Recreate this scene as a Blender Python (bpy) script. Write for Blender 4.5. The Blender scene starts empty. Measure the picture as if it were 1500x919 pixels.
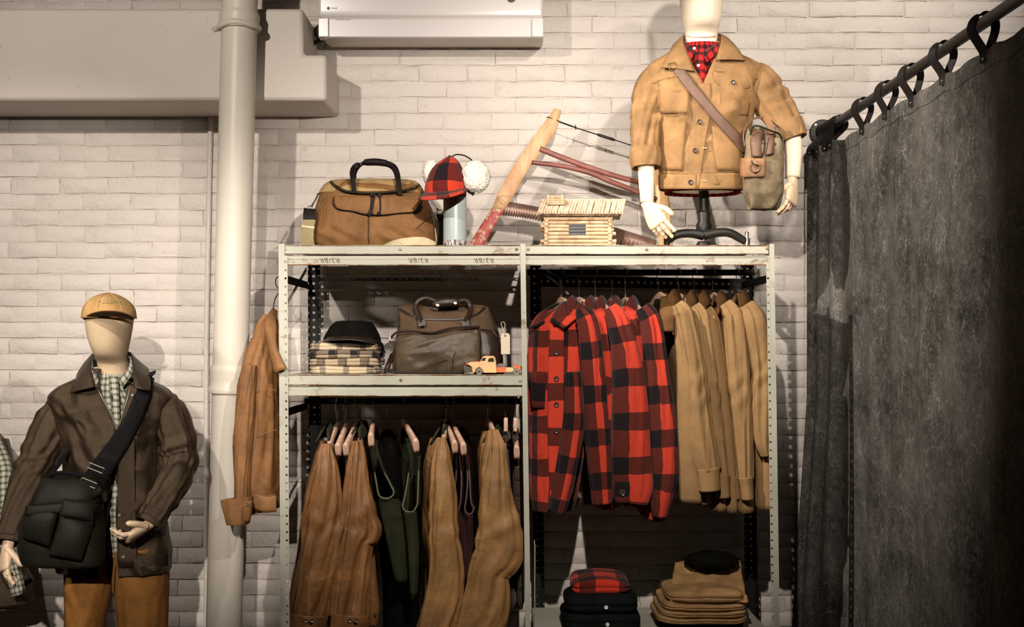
import bpy, bmesh, math, random
import numpy as np
from mathutils import Vector, Matrix

S = bpy.context.scene
COL = S.collection
PI = math.pi
random.seed(7)

# ------------------------------------------------------------------ camera, world, lights, exposure
CAM_Z = 1.62
FPX = 1770.0           # focal length in pixels of the 1500 x 919 frame
HX, HY = 750.0, 505.0  # where the straight-ahead axis meets the frame

cam_d = bpy.data.cameras.new('camera')
cam_d.sensor_width = 36.0
cam_d.lens = FPX / 1500.0 * 36.0
cam_d.shift_y = (HY - 459.5) / 1500.0
cam_d.clip_end = 50
cam = bpy.data.objects.new('camera', cam_d)
cam.location = (0, 0, CAM_Z)
cam.rotation_euler = (PI / 2, 0, 0)
COL.objects.link(cam)
S.camera = cam

world = bpy.data.worlds.new('world')
S.world = world
world.use_nodes = True
world.node_tree.nodes['Background'].inputs[0].default_value = (1.0, 0.86, 0.72, 1)
world.node_tree.nodes['Background'].inputs[1].default_value = 0.004


def spot(name, loc, target, watts, angle, blend=0.5, radius=0.03, color=(1.0, 0.80, 0.58)):
    d = bpy.data.lights.new(name, 'SPOT')
    d.energy = watts
    d.spot_size = math.radians(angle)
    d.spot_blend = blend
    d.shadow_soft_size = radius
    d.color = color
    o = bpy.data.objects.new(name, d)
    o.location = loc
    o.rotation_euler = (Vector(target) - Vector(loc)).to_track_quat('-Z', 'Y').to_euler()
    COL.objects.link(o)
    return o


WARM = (1.0, 0.905, 0.81)
spot('track_lamp_centre', (0.22, 2.40, 2.66), (0.10, 5.0, 1.75), 230, 69, 0.7, 0.022, WARM)
spot('track_lamp_near_wall', (-0.80, 3.60, 3.36), (1.32, 4.42, 1.90), 370, 54, 0.75, 0.02, WARM)
spot('track_lamp_left', (-0.60, -0.60, 2.78), (-1.80, 4.5, 1.50), 800, 27, 0.6, 0.03, WARM)
spot('track_lamp_far_left', (-3.10, 2.30, 3.00), (-1.62, 4.4, 1.35), 170, 44, 0.7, 0.10, WARM)
spot('track_lamp_mid_left', (-1.50, 2.00, 3.15), (-1.10, 5.0, 2.40), 225, 68, 0.7, 0.03, WARM)
spot('track_lamp_right', (1.15, 2.30, 3.40), (0.95, 5.0, 2.80), 190, 56, 0.8, 0.08, WARM)
spot('added_fill_far_right', (1.80, 3.25, 3.65), (1.42, 5.15, 2.75), 105, 62, 0.8, 0.05, WARM)  # added fill to brighten the upper right wall, no known fixture

S.view_settings.view_transform = 'Standard'
S.view_settings.look = 'None'
S.view_settings.exposure = 0.08
S.view_settings.gamma = 1.0
S.view_settings.use_curve_mapping = False


# ------------------------------------------------------------------ helpers
def P(px, py, Y):
    """world point that the camera sees at frame pixel (px, py) at distance Y"""
    return np.array(((px - HX) / FPX * Y, Y, CAM_Z - (py - HY) / FPX * Y))


def PX(px, Y):
    return (px - HX) / FPX * Y


def PZ(py, Y):
    return CAM_Z - (py - HY) / FPX * Y


def _hash(ix, iy, iz, seed):
    n = (ix.astype(np.int64) * 374761393 + iy.astype(np.int64) * 668265263 +
         iz.astype(np.int64) * 1440662683 + seed * 974634777) & 0xffffffff
    n = ((n ^ (n >> 13)) * 1274126177) & 0xffffffff
    n = ((n ^ (n >> 15)) * 2246822519) & 0xffffffff
    return ((n ^ (n >> 16)) & 0xffff) / 32767.5 - 1.0


def vn(p, seed=0):
    p = np.asarray(p, float)
    i = np.floor(p)
    f = p - i
    f = f * f * (3 - 2 * f)
    i = i.astype(np.int64)
    out = 0
    for dx in (0, 1):
        wx = f[..., 0] if dx else 1 - f[..., 0]
        for dy in (0, 1):
            wy = f[..., 1] if dy else 1 - f[..., 1]
            for dz in (0, 1):
                wz = f[..., 2] if dz else 1 - f[..., 2]
                out = out + wx * wy * wz * _hash(i[..., 0] + dx, i[..., 1] + dy, i[..., 2] + dz, seed)
    return out


def fbm(p, octv=3, seed=0):
    p = np.asarray(p, float)
    a, o, t = 1.0, 0, 0
    for k in range(octv):
        o = o + a * vn(p * (2 ** k), seed + k * 17)
        t += a
        a *= 0.5
    return o / t


def cr(A, n):
    """smooth resample of control rows to n rows (Catmull-Rom, chord parameter)"""
    A = np.asarray(A, float)
    if A.ndim == 1:
        A = A[:, None]
    K = len(A)
    if K == 2:
        t = np.linspace(0, 1, n)[:, None]
        return A[0] * (1 - t) + A[1] * t
    u = np.linspace(0, K - 1, n)
    i = np.minimum(u.astype(int), K - 2)
    f = (u - i)[:, None]
    E = np.vstack([2 * A[0] - A[1], A, 2 * A[-1] - A[-2]])
    p0, p1, p2, p3 = E[i], E[i + 1], E[i + 2], E[i + 3]
    return 0.5 * (2 * p1 + (p2 - p0) * f + (2 * p0 - 5 * p1 + 4 * p2 - p3) * f ** 2 + (3 * p1 - p0 - 3 * p2 + p3) * f ** 3)


def unit(v):
    v = np.asarray(v, float)
    return v / (np.linalg.norm(v, axis=-1, keepdims=True) + 1e-9)


# ---- things, parts
def rootloc(o):
    v = Vector((0, 0, 0))
    while o is not None:
        v += o.location
        o = o.parent
    return v


def tag(o, label=None, cat=None, group=None, kind=None):
    if label: o['label'] = label
    if cat: o['category'] = cat
    if group: o['group'] = group
    if kind: o['kind'] = kind
    return o


def thing(name, label, cat, loc=(0, 0, 0), group=None):
    o = bpy.data.objects.new(name, None)
    o.empty_display_size = 0.05
    o.location = [float(c) for c in loc]
    COL.objects.link(o)
    return tag(o, label, cat, group)


def structure(name, loc=(0, 0, 0)):
    o = bpy.data.objects.new(name, None)
    o.location = loc
    COL.objects.link(o)
    o['kind'] = 'structure'
    return o


def mesh_obj(name, V, F, mat, parent=None, uv=None, angle=45, thick=0, offset=-1, weld=False, label=None, subsurf=0, bevel=0):
    """link ONE mesh object; V in world coordinates"""
    V = np.asarray(V, float)
    base = rootloc(parent) if parent is not None else Vector((0, 0, 0))
    me = bpy.data.meshes.new(name)
    me.from_pydata((V - np.array(base)).tolist(), [], [list(map(int, f)) for f in F])
    if uv is not None:
        lay = me.uv_layers.new(name='UVMap')
        idx = np.empty(len(me.loops), dtype=np.int64)
        me.loops.foreach_get('vertex_index', idx)
        lay.data.foreach_set('uv', np.asarray(uv, float)[idx].ravel())
    if weld or True:
        bm = bmesh.new()
        bm.from_mesh(me)
        if weld:
            bmesh.ops.remove_doubles(bm, verts=bm.verts, dist=1e-5)
        bmesh.ops.recalc_face_normals(bm, faces=bm.faces)
        bm.to_mesh(me)
        bm.free()
    me.polygons.foreach_set('use_smooth', [True] * len(me.polygons))
    if angle < 180:
        me.set_sharp_from_angle(angle=math.radians(angle))
    if mat: me.materials.append(mat)
    me.update()
    o = bpy.data.objects.new(name, me)
    COL.objects.link(o)
    if parent is not None:
        o.parent = parent
    if bevel:
        m = o.modifiers.new('bevel', 'BEVEL'); m.width = bevel; m.segments = 2; m.limit_method = 'ANGLE'
    if thick:
        m = o.modifiers.new('solid', 'SOLIDIFY')
        m.thickness = thick
        m.offset = offset
    if subsurf:
        m = o.modifiers.new('sub', 'SUBSURF'); m.levels = subsurf; m.render_levels = subsurf
    if label: o['label'] = label
    return o


def grid_faces(nr, nc, wrap_c=False, wrap_r=False, base=0):
    F = []
    for i in range(nr if wrap_r else nr - 1):
        for j in range(nc if wrap_c else nc - 1):
            a, b = i * nc + j, i * nc + (j + 1) % nc
            c, d = ((i + 1) % nr) * nc + (j + 1) % nc, ((i + 1) % nr) * nc + j
            F.append((base + a, base + b, base + c, base + d))
    return F


class MB:
    """collects verts and faces for one mesh"""
    def __init__(self):
        self.V, self.F, self.U, self.n = [], [], [], 0

    def add(self, V, F, uv=None):
        V = np.asarray(V, float)
        self.V.append(V)
        self.U.append(np.zeros((len(V), 2)) if uv is None else np.asarray(uv, float))
        self.F += [tuple(int(k) + self.n for k in f) for f in F]
        self.n += len(V)
        return self

    def box(self, x0, x1, y0, y1, z0, z1, bev=0.0):
        x0, x1 = min(x0, x1), max(x0, x1)
        y0, y1 = min(y0, y1), max(y0, y1)
        z0, z1 = min(z0, z1), max(z0, z1)
        if bev <= 0:
            V = [(x, y, z) for x in (x0, x1) for y in (y0, y1) for z in (z0, z1)]
            F = [(0, 1, 3, 2), (4, 6, 7, 5), (0, 4, 5, 1), (2, 3, 7, 6), (0, 2, 6, 4), (1, 5, 7, 3)]
            return self.add(V, F)
        bm = bmesh.new()
        bmesh.ops.create_cube(bm, size=1.0)
        for v in bm.verts:
            v.co = Vector((x0 + (v.co.x + .5) * (x1 - x0), y0 + (v.co.y + .5) * (y1 - y0), z0 + (v.co.z + .5) * (z1 - z0)))
        bev = min(bev, 0.49 * min(x1 - x0, y1 - y0, z1 - z0))
        bmesh.ops.bevel(bm, geom=bm.edges[:], offset=bev, segments=2, affect='EDGES', profile=0.5)
        bm.verts.index_update()
        V = [v.co[:] for v in bm.verts]
        F = [[v.index for v in f.verts] for f in bm.faces]
        bm.free()
        return self.add(V, F)

    def tube(self, pts, r, n=10, smooth=0, caps=True):
        pts = np.asarray(pts, float)
        r = np.full(len(pts), r) if np.isscalar(r) else np.asarray(r, float)
        if smooth:
            A = cr(np.column_stack([pts, r]), smooth)
            pts, r = A[:, :3], np.maximum(A[:, 3], 1e-4)
        T = unit(np.gradient(pts, axis=0))
        ref = np.array((0, 0, 1.0)) if abs(T[0][2]) < 0.9 else np.array((1.0, 0, 0))
        V = []
        s = unit(np.cross(T[0], ref))
        for k in range(len(pts)):
            s = unit(s - T[k] * np.dot(s, T[k]))
            b = np.cross(T[k], s)
            for j in range(n):
                a = 2 * PI * j / n
                V.append(pts[k] + r[k] * (math.cos(a) * s + math.sin(a) * b))
        F = grid_faces(len(pts), n, wrap_c=True)
        if caps:
            F.append(tuple(range(n - 1, -1, -1)))
            F.append(tuple(range((len(pts) - 1) * n, len(pts) * n)))
        return self.add(V, F)

    def ribbon(self, pts, side, w, t=0.003, smooth=0):
        """flat strap: pts path, side = width direction(s), thickness t"""
        pts = np.asarray(pts, float)
        side = np.broadcast_to(np.asarray(side, float), pts.shape)
        w = np.full(len(pts), w) if np.isscalar(w) else np.asarray(w, float)
        if smooth:
            A = cr(np.column_stack([pts, side, w]), smooth)
            pts, side, w = A[:, :3], A[:, 3:6], A[:, 6]
        T = unit(np.gradient(pts, axis=0))
        sd = unit(side - T * np.sum(side * T, axis=1, keepdims=True))
        N = np.cross(T, sd)
        V, U = [], []
        L = np.concatenate([[0], np.cumsum(np.linalg.norm(np.diff(pts, axis=0), axis=1))])
        for k in range(len(pts)):
            h = sd[k] * w[k] / 2
            q = N[k] * t / 2
            V += [pts[k] - h - q, pts[k] + h - q, pts[k] + h + q, pts[k] - h + q]
            U += [(0, L[k]), (w[k], L[k]), (w[k], L[k]), (0, L[k])]
        F = grid_faces(len(pts), 4, wrap_c=True)
        F += [(3, 2, 1, 0), tuple(range((len(pts) - 1) * 4, len(pts) * 4))]
        return self.add(V, F, U)

    def lathe(self, prof, centre, axis=(0, 0, 1), n=24, x=None):
        """prof: (radius, height) list round an axis"""
        ax = unit(axis)
        ref = np.array((1.0, 0, 0)) if abs(ax[0]) < 0.9 else np.array((0, 1.0, 0))
        s = unit(np.cross(ax, ref)); b = np.cross(ax, s)
        V = []
        for r, h in prof:
            for j in range(n):
                a = 2 * PI * j / n
                V.append(np.asarray(centre) + ax * h + max(r, 1e-5) * (math.cos(a) * s + math.sin(a) * b))
        F = grid_faces(len(prof), n, wrap_c=True)
        F.append(tuple(range(n - 1, -1, -1)))
        F.append(tuple(range((len(prof) - 1) * n, len(prof) * n)))
        return self.add(V, F)

    def build(self, name, mat, parent=None, angle=40, label=None, **kw):
        return mesh_obj(name, np.vstack(self.V), self.F, mat, parent, uv=np.vstack(self.U), angle=angle, label=label, **kw)


def prism(outline, y0, y1, axis='y'):
    """extrude an outline given in (x, z) between two depths"""
    n = len(outline)
    V = [(x, y0, z) for x, z in outline] + [(x, y1, z) for x, z in outline]
    F = [tuple(range(n)), tuple(range(2 * n - 1, n - 1, -1))]
    F += [(k, k + n, (k + 1) % n + n, (k + 1) % n) for k in range(n)]
    return np.array(V, float), F


# ---- cloth surfaces
def ell(theta, e):
    c, s = np.cos(theta), np.sin(theta)
    return np.sign(c) * np.abs(c) ** (2.0 / e), np.sign(s) * np.abs(s) ** (2.0 / e)


def cloth_tube(path, w, d, side=(1, 0, 0), nseg=56, nring=70, fold=(0, 3, 1), crease=(0, 20), kink=None, seed=0,
               e=2.2, top='close', bottom='hollow', lump=0.0, u_off=0.0, v_off=0.0):
    """lofted sleeve / body. path K x 3, w and d: half widths along side and across."""
    A = cr(np.column_stack([np.asarray(path, float), w, d]), nring)
    C, W, D = A[:, :3], np.maximum(A[:, 3], .002), np.maximum(A[:, 4], .002)
    T = unit(np.gradient(C, axis=0))
    sd = np.asarray(side, float)
    Sv = unit(sd - T * (T @ sd)[:, None])
    N = np.cross(T, Sv)
    L = np.concatenate([[0], np.cumsum(np.linalg.norm(np.diff(C, axis=0), axis=1))])
    th = np.linspace(0, 2 * PI, nseg + 1) + PI / 2       # seam on the far side
    ce, se = ell(th, e)
    ring = C[:, None, :] + Sv[:, None, :] * (W[:, None] * ce)[..., None] + N[:, None, :] * (D[:, None] * se)[..., None]
    nrm = unit(Sv[:, None, :] * (ce[None] / W[:, None])[..., None] + N[:, None, :] * (se[None] / D[:, None])[..., None])
    cs, sn = np.cos(th)[None] + 0 * L[:, None], np.sin(th)[None] + 0 * L[:, None]
    Lg = L[:, None] + 0 * th[None]
    disp = 0
    if fold[0]:
        qf = fbm(np.stack([cs * fold[1] + .25 * np.sin(Lg * 7 + seed), sn * fold[1], Lg * fold[2] + seed * 3.7], -1), 2, seed)
        qr = vn(np.stack([cs * fold[1] * 1.3 + Lg * 1.1, sn * fold[1] * 1.3, Lg * fold[2] * .8 + 11], -1), seed + 2)
        disp = disp + fold[0] * (.55 * qf + 1.0 * (.35 - np.abs(qr)))
    if crease[0]:
        q = fbm(np.stack([cs * 2.2 + Lg * 5, sn * 2.2, Lg * crease[1] * .45 + cs * 1.6], -1), 2, seed + 5)
        disp = disp + crease[0] * .8 * (.55 - 2.0 * np.abs(q))
    if lump:
        disp = disp + lump * fbm(np.stack([cs * 1.2, sn * 1.2, Lg * 5], -1), 2, seed + 9)
    if kink is not None:                                   # ring-like compression folds about given lengths
        for (l0, wd, amp, fr) in kink:
            g = np.exp(-((Lg - l0 * L[-1]) / wd) ** 2)
            disp = disp + amp * g * np.sin(fr * Lg + 1.5 * cs + 2 * vn(np.stack([cs * 2, sn * 2, Lg * 6], -1), seed + 3))
    ring = ring + nrm * (np.zeros_like(Lg) + disp)[..., None]
    per = PI * (3 * (W + D) - np.sqrt((3 * W + D) * (W + 3 * D)))
    U = np.stack([(th[None] - PI / 2) / (2 * PI) * np.mean(per) + u_off + 0 * Lg, Lg + v_off], -1)
    rows = [ring[k] for k in range(nring)]
    us = [U[k] for k in range(nring)]

    def hollow(k, sgn):
        c = C[k] + 0
        r1 = c + (ring[k] - c) * 0.93
        r2 = c + (ring[k] - c) * 0.86 + T[k] * sgn * min(0.06, 0.25 * L[-1])
        return [r1, r2], [U[k], U[k]]

    def close(k):
        c = ring[k].mean(0)
        return [c + (ring[k] - c) * 0.5, c + (ring[k] - c) * 0.02], [U[k], U[k]]
    if bottom == 'hollow':
        a, b = hollow(-1, -1); rows += a; us += b
    elif bottom == 'close':
        a, b = close(-1); rows += a; us += b
    if top == 'hollow':
        a, b = hollow(0, 1); rows = a[::-1] + rows; us = b[::-1] + us
    elif top == 'close':
        a, b = close(0); rows = a[::-1] + rows; us = b[::-1] + us
    V = np.concatenate(rows)
    return V, grid_faces(len(rows), nseg + 1), np.concatenate(us)


def cloth_part(name, mat, parent, *a, label=None, **k):
    V, F, U = cloth_tube(*a, **k)
    return mesh_obj(name, V, F, mat, parent, uv=U, angle=180, weld=True, label=label)


def rows_path(rows, Y):
    """silhouette rows (py, x_left, x_right[, Y]) -> centre path and half widths at depth Y"""
    c, w = [], []
    for r in rows:
        y = r[3] if len(r) > 3 else Y
        c.append(P((r[1] + r[2]) / 2, r[0], y))
        w.append((r[2] - r[1]) / 2 / FPX * y)
    return np.array(c), np.array(w)


class Levels:
    """a solid given by level outlines: z -> centre x, centre y, half width a, half depth b (superellipse n)"""
    def __init__(self, rows, n=2.4):
        R = np.array(sorted(rows, key=lambda r: r[0]), float)     # z, cx, cy, a, b
        M = cr(R, 160)
        o = np.argsort(M[:, 0])
        self.M, self.n = M[o], n

    @staticmethod
    def px(rows, Y, n=2.4):
        """rows: (py, xl, xr, half depth)"""
        out = []
        for r in rows:
            yy = r[4] if len(r) > 4 else Y
            out.append((PZ(r[0], Y), PX((r[1] + r[2]) / 2, Y), yy, (r[2] - r[1]) / 2 / FPX * Y, r[3]))
        return Levels(out, n)

    def at(self, z):
        z = np.asarray(z, float)
        return [np.interp(z, self.M[:, 0], self.M[:, k]) for k in (1, 2, 3, 4)]

    def point(self, th, z, off=0.0):
        cx, cy, a, b = self.at(z)
        c, s = ell(th, self.n)
        return np.stack([cx + (a + off) * s, cy - (b + off) * c, z + 0 * cx], -1)       # theta 0 faces the camera (-Y)

    def front(self, x, z, off=0.0):
        cx, cy, a, b = self.at(z)
        q = np.clip(np.abs((x - cx) / (a + 1e-6)), 0, 0.985)
        y = cy - (b) * (1 - q ** self.n) ** (1 / self.n)
        # push out along the outline normal
        c = (1 - q ** self.n) ** (1 / self.n)
        nx = np.sign(x - cx) * q ** (self.n - 1) / (a + 1e-6)
        ny = -c ** (self.n - 1) / (b + 1e-6)
        l = np.sqrt(nx * nx + ny * ny) + 1e-9
        return np.stack([x + off * nx / l, y + off * ny / l, z + 0 * x], -1)

    def front_px(self, px, py, off=0.0, Y0=None):
        """point of the front surface that lies under a frame pixel"""
        px, py = np.asarray(px, float), np.asarray(py, float)
        Y = np.full(px.shape, float(np.median(self.M[:, 2]) if Y0 is None else Y0))
        for _ in range(6):
            x, z = (px - HX) / FPX * Y, CAM_Z - (py - HY) / FPX * Y
            Y = self.front(x, z, off)[..., 1]
        x, z = (px - HX) / FPX * Y, CAM_Z - (py - HY) / FPX * Y
        return self.front(x, z, off)

    def shell(self, z0, z1, nz=60, nth=96, gap=None, fold=(0, 3, 1), crease=(0, 20), seed=0, off=0.0, extra=None):
        """open or closed shell; gap(z) -> (right x, left x) world limits of the front opening or None"""
        zs = np.linspace(z1, z0, nz)
        rows, uv = [], []
        per = 0
        for z in zs:
            if gap is None:
                th = np.linspace(-PI, PI, nth + 1)
            else:
                g0, g1 = gap(z)                                  # angles: left edge, right edge of the opening
                th = np.linspace(g1, 2 * PI + g0, nth + 1)
            p = self.point(th, np.full(th.shape, z), off)
            cx, cy, a, b = self.at(z)
            per = max(per, 2 * PI * math.sqrt((a * a + b * b) / 2))
            nr = unit(np.stack([np.sin(th) / (a + 1e-4), -np.cos(th) / (b + 1e-4), 0 * th], -1))
            q = np.stack([np.sin(th), np.cos(th), np.full(th.shape, z)], -1)
            dsp = 0
            if fold[0]:
                dsp = dsp + fold[0] * fbm(q * np.array((fold[1], fold[1], fold[2])), 2, seed)
            if crease[0]:
                dsp = dsp + crease[0] * (1 - 2.2 * np.abs(fbm(np.stack([q[:, 0] * 1.8 + 2 * q[:, 2], q[:, 1] * 1.8, q[:, 2] * crease[1]], -1), 2, seed + 4)))
            if extra is not None:
                dsp = dsp + extra(th, z, p)
            rows.append(p + nr * (np.zeros(th.shape) + dsp)[:, None])
            uv.append(np.stack([th / (2 * PI) * 1.15, np.full(th.shape, z)], -1))
        return np.concatenate(rows), grid_faces(nz, nth + 1), np.concatenate(uv)

    def patch(self, pairs, n=18, m=12, off=0.006, bulge=0.0, Y0=None, dz=0):
        """pairs: list of ((pxL, pyL), (pxR, pyR)) running down (or along) the piece -> grid on the front surface"""
        A = np.array([[a[0], a[1], b[0], b[1]] for a, b in pairs], float)
        A = cr(A, n) if len(pairs) > 2 else cr(A, n)
        t = np.linspace(0, 1, m)
        px = A[:, None, 0] * (1 - t) + A[:, None, 2] * t
        py = A[:, None, 1] * (1 - t) + A[:, None, 3] * t
        s = np.linspace(0, 1, n)[:, None]
        o = off + bulge * (4 * t * (1 - t))[None] ** 0.6 * (4 * s * (1 - s)) ** 0.6
        G = self.front_px(px, py, o, Y0)
        uv = np.stack([px / FPX * 4.5, -py / FPX * 4.5], -1)
        return G.reshape(-1, 3), grid_faces(n, m), uv.reshape(-1, 2)


def patch_part(name, mat, parent, lv, pairs, thick=0.004, label=None, angle=60, **k):
    V, F, U = lv.patch(pairs, **k)
    return mesh_obj(name, V, F, mat, parent, uv=U, thick=thick, offset=0, angle=angle, label=label)


def button(name, mat, parent, c, r=0.009, axis=(0, -1, 0), label=None, holes=False):
    m = MB().lathe([(0.0, 0.0), (r, 0), (r, .0025), (r * .85, .004), (r * .7, .003), (r * .3, .0028), (0, .0028)], c, axis, 16)
    return m.build(name, mat, parent, label=label)


def duplicate(o, parent=None, delta=(0, 0, 0)):
    c = o.copy()
    COL.objects.link(c)
    c.parent = parent
    if parent is None:
        c.location = Vector(o.location) + Vector(delta)
    for ch in list(o.children):
        duplicate(ch, c)
    return c


def text_obj(name, body, mat, parent, loc, size, rot=(PI / 2, 0, 0), extrude=0.0004, align='CENTER', shear=0.0, spacing=1.0, label=None):
    c = bpy.data.curves.new(name, 'FONT')
    c.body = body
    c.size = size
    c.extrude = extrude
    c.align_x = align
    c.align_y = 'CENTER'
    c.shear = shear
    c.space_character = spacing
    c.materials.append(mat)
    tmp = bpy.data.objects.new(name, c)
    COL.objects.link(tmp)
    me = bpy.data.meshes.new_from_object(tmp.evaluated_get(bpy.context.evaluated_depsgraph_get()))
    bpy.data.objects.remove(tmp)
    o = bpy.data.objects.new(name, me)
    COL.objects.link(o)
    if parent is not None: o.parent = parent
    o.location = Vector([float(v) for v in loc]) - (rootloc(parent) if parent is not None else Vector((0, 0, 0)))
    o.rotation_euler = rot
    if label: o['label'] = label
    return o


# ------------------------------------------------------------------ materials
def new_mat(name):
    m = bpy.data.materials.new(name)
    m.use_nodes = True
    nt = m.node_tree
    return m, nt, nt.nodes['Principled BSDF']


def node(nt, kind, **inp):
    n = nt.nodes.new(kind)
    for k, v in inp.items():
        k = int(k[1:]) if k[0] == '_' and k[1:].isdigit() else k.replace('_', ' ')
        n.inputs[k].default_value = v
    return n


def ramp(nt, src, stops):
    r = nt.nodes.new('ShaderNodeValToRGB')
    els = r.color_ramp.elements
    while len(els) < len(stops): els.new(0.5)
    for el, (p, c) in zip(els, stops):
        el.position = p
        el.color = c if len(c) == 4 else (*c, 1)
    nt.links.new(src, r.inputs[0])
    return r


def rgba(c):
    return (c[0], c[1], c[2], 1.0)


def mixc(nt, fac, a, b, mode='MIX'):
    m = nt.nodes.new('ShaderNodeMix')
    m.data_type = 'RGBA'
    m.blend_type = mode
    for idx, v in ((0, fac), (6, a), (7, b)):
        if hasattr(v, 'links') or hasattr(v, 'is_linked'):
            nt.links.new(v, m.inputs[idx])
        else:
            m.inputs[idx].default_value = v if idx == 0 else rgba(v)
    return m.outputs[2]


def coords(nt, kind='Object', scale=(1, 1, 1)):
    t = nt.nodes.new('ShaderNodeTexCoord')
    mp = nt.nodes.new('ShaderNodeMapping')
    mp.inputs['Scale'].default_value = scale
    nt.links.new(t.outputs[kind], mp.inputs[0])
    return mp.outputs[0]


def noise(nt, vec, scale, detail=3.0, rough=0.55, dist=0.0):
    n = node(nt, 'ShaderNodeTexNoise', Scale=scale, Detail=detail, Roughness=rough, Distortion=dist)
    nt.links.new(vec, n.inputs['Vector'])
    return n.outputs['Fac']


def bump(nt, bsdf, height, strength, dist):
    b = node(nt, 'ShaderNodeBump', Strength=strength, Distance=dist)
    nt.links.new(height, b.inputs['Height'])
    nt.links.new(b.outputs[0], bsdf.inputs['Normal'])


def plain(name, col, rough=0.5, metal=0.0, spec=0.5, var=0.0, bstr=0.0, bscale=200, coat=0.0):
    m, nt, b = new_mat(name)
    b.inputs['Base Color'].default_value = rgba(col)
    b.inputs['Roughness'].default_value = rough
    b.inputs['Metallic'].default_value = metal
    b.inputs['Specular IOR Level'].default_value = spec
    b.inputs['Coat Weight'].default_value = coat
    v = coords(nt)
    if var:
        f = noise(nt, v, 14, 4)
        r = ramp(nt, f, [(0.3, tuple(c * (1 - var) for c in col)), (0.7, tuple(min(1, c * (1 + var)) for c in col))])
        nt.links.new(r.outputs[0], b.inputs['Base Color'])
    if bstr:
        bump(nt, b, noise(nt, v, bscale, 2), bstr, 0.002)
    return m


def fabric(name, col, rough=0.8, spec=0.25, wear=0.35, light=1.35, dark=0.65, bstr=0.25, wscale=9, sheen=0.0, weave=900, wrinkle=0.35, tint=None):
    """canvas or waxed cotton: patchy wear, crinkles, fine weave"""
    m, nt, b = new_mat(name)
    v = coords(nt)
    f = noise(nt, v, wscale, 5, 0.62, 0.6)
    r = ramp(nt, f, [(0.30, tuple(c * dark for c in col)), (0.50, col), (0.74, tuple(min(1, c * light) for c in col))])
    f2 = noise(nt, v, 60, 3, 0.6)
    r2 = ramp(nt, f2, [(0.35, (1 - wear * .35,) * 3), (0.65, (1.0,) * 3)])
    c = mixc(nt, 1.0, r.outputs[0], r2.outputs[0], 'MULTIPLY')
    nt.links.new(c, b.inputs['Base Color'])
    b.inputs['Roughness'].default_value = rough
    b.inputs['Specular IOR Level'].default_value = spec
    if tint: b.inputs['Specular Tint'].default_value = rgba(tint)
    if sheen:
        b.inputs['Sheen Weight'].default_value = sheen
        b.inputs['Sheen Roughness'].default_value = 0.5
    h1 = noise(nt, v, weave, 1)
    h2 = noise(nt, v, 38, 4, 0.6, 1.2)
    mx = node(nt, 'ShaderNodeMath'); mx.operation = 'MULTIPLY_ADD'
    mx.inputs[1].default_value = wrinkle * 6
    nt.links.new(h2, mx.inputs[0]); nt.links.new(h1, mx.inputs[2])
    bump(nt, b, mx.outputs[0], bstr, 0.003)
    return m


def plaid(name, base, mid, dark, period, band=0.4, off=(0, 0), rough=0.95, fine=None, fine_w=0.05, extra_band=None):
    """woven check in UV metres: both bands -> dark, one -> mid, none -> base"""
    m, nt, b = new_mat(name)
    t = nt.nodes.new('ShaderNodeTexCoord')
    # slight wobble so that the bands are not ruler straight
    nz = node(nt, 'ShaderNodeTexNoise', Scale=9.0, Detail=1.0)
    nt.links.new(t.outputs['UV'], nz.inputs['Vector'])
    sc = node(nt, 'ShaderNodeVectorMath'); sc.operation = 'MULTIPLY_ADD'
    sc.inputs[1].default_value = (period * .12,) * 3
    nt.links.new(nz.outputs['Color'], sc.inputs[0]); nt.links.new(t.outputs['UV'], sc.inputs[2])
    sep = nt.nodes.new('ShaderNodeSeparateXYZ')
    nt.links.new(sc.outputs[0], sep.inputs[0])

    def stripe(out, o, wdt):
        a = node(nt, 'ShaderNodeMath'); a.operation = 'MULTIPLY_ADD'
        a.inputs[1].default_value = 1 / period; a.inputs[2].default_value = o + 50
        nt.links.new(out, a.inputs[0])
        f = node(nt, 'ShaderNodeMath'); f.operation = 'FRACT'
        nt.links.new(a.outputs[0], f.inputs[0])
        l = node(nt, 'ShaderNodeMath'); l.operation = 'LESS_THAN'; l.inputs[1].default_value = wdt
        nt.links.new(f.outputs[0], l.inputs[0])
        return l.outputs[0]
    su, sv = stripe(sep.outputs[0], off[0], band), stripe(sep.outputs[1], off[1], band)
    add = node(nt, 'ShaderNodeMath'); add.operation = 'ADD'
    nt.links.new(su, add.inputs[0]); nt.links.new(sv, add.inputs[1])
    hf = node(nt, 'ShaderNodeMath'); hf.operation = 'MULTIPLY'; hf.inputs[1].default_value = 0.5
    nt.links.new(add.outputs[0], hf.inputs[0])
    r = ramp(nt, hf.outputs[0], [(0.0, base), (0.25, mid), (0.75, dark)])
    r.color_ramp.interpolation = 'CONSTANT'
    c = r.outputs[0]
    if fine is not None:
        for o_, wd in ((off[0] + .68, fine_w),):
            a = stripe(sep.outputs[0], o_, wd); q = stripe(sep.outputs[1], o_, wd)
            mx = node(nt, 'ShaderNodeMath'); mx.operation = 'MAXIMUM'
            nt.links.new(a, mx.inputs[0]); nt.links.new(q, mx.inputs[1])
            c = mixc(nt, mx.outputs[0], c, fine)
    v = coords(nt)
    fz = ramp(nt, noise(nt, v, 420, 2, 0.7), [(0.3, (0.72,) * 3), (0.7, (1.0,) * 3)])
    c = mixc(nt, 1.0, c, fz.outputs[0], 'MULTIPLY')
    nt.links.new(c, b.inputs['Base Color'])
    b.inputs['Roughness'].default_value = rough
    b.inputs['Specular IOR Level'].default_value = 0.15
    b.inputs['Sheen Weight'].default_value = 0.08
    bump(nt, b, noise(nt, v, 500, 3), 0.3, 0.002)
    return m


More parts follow.
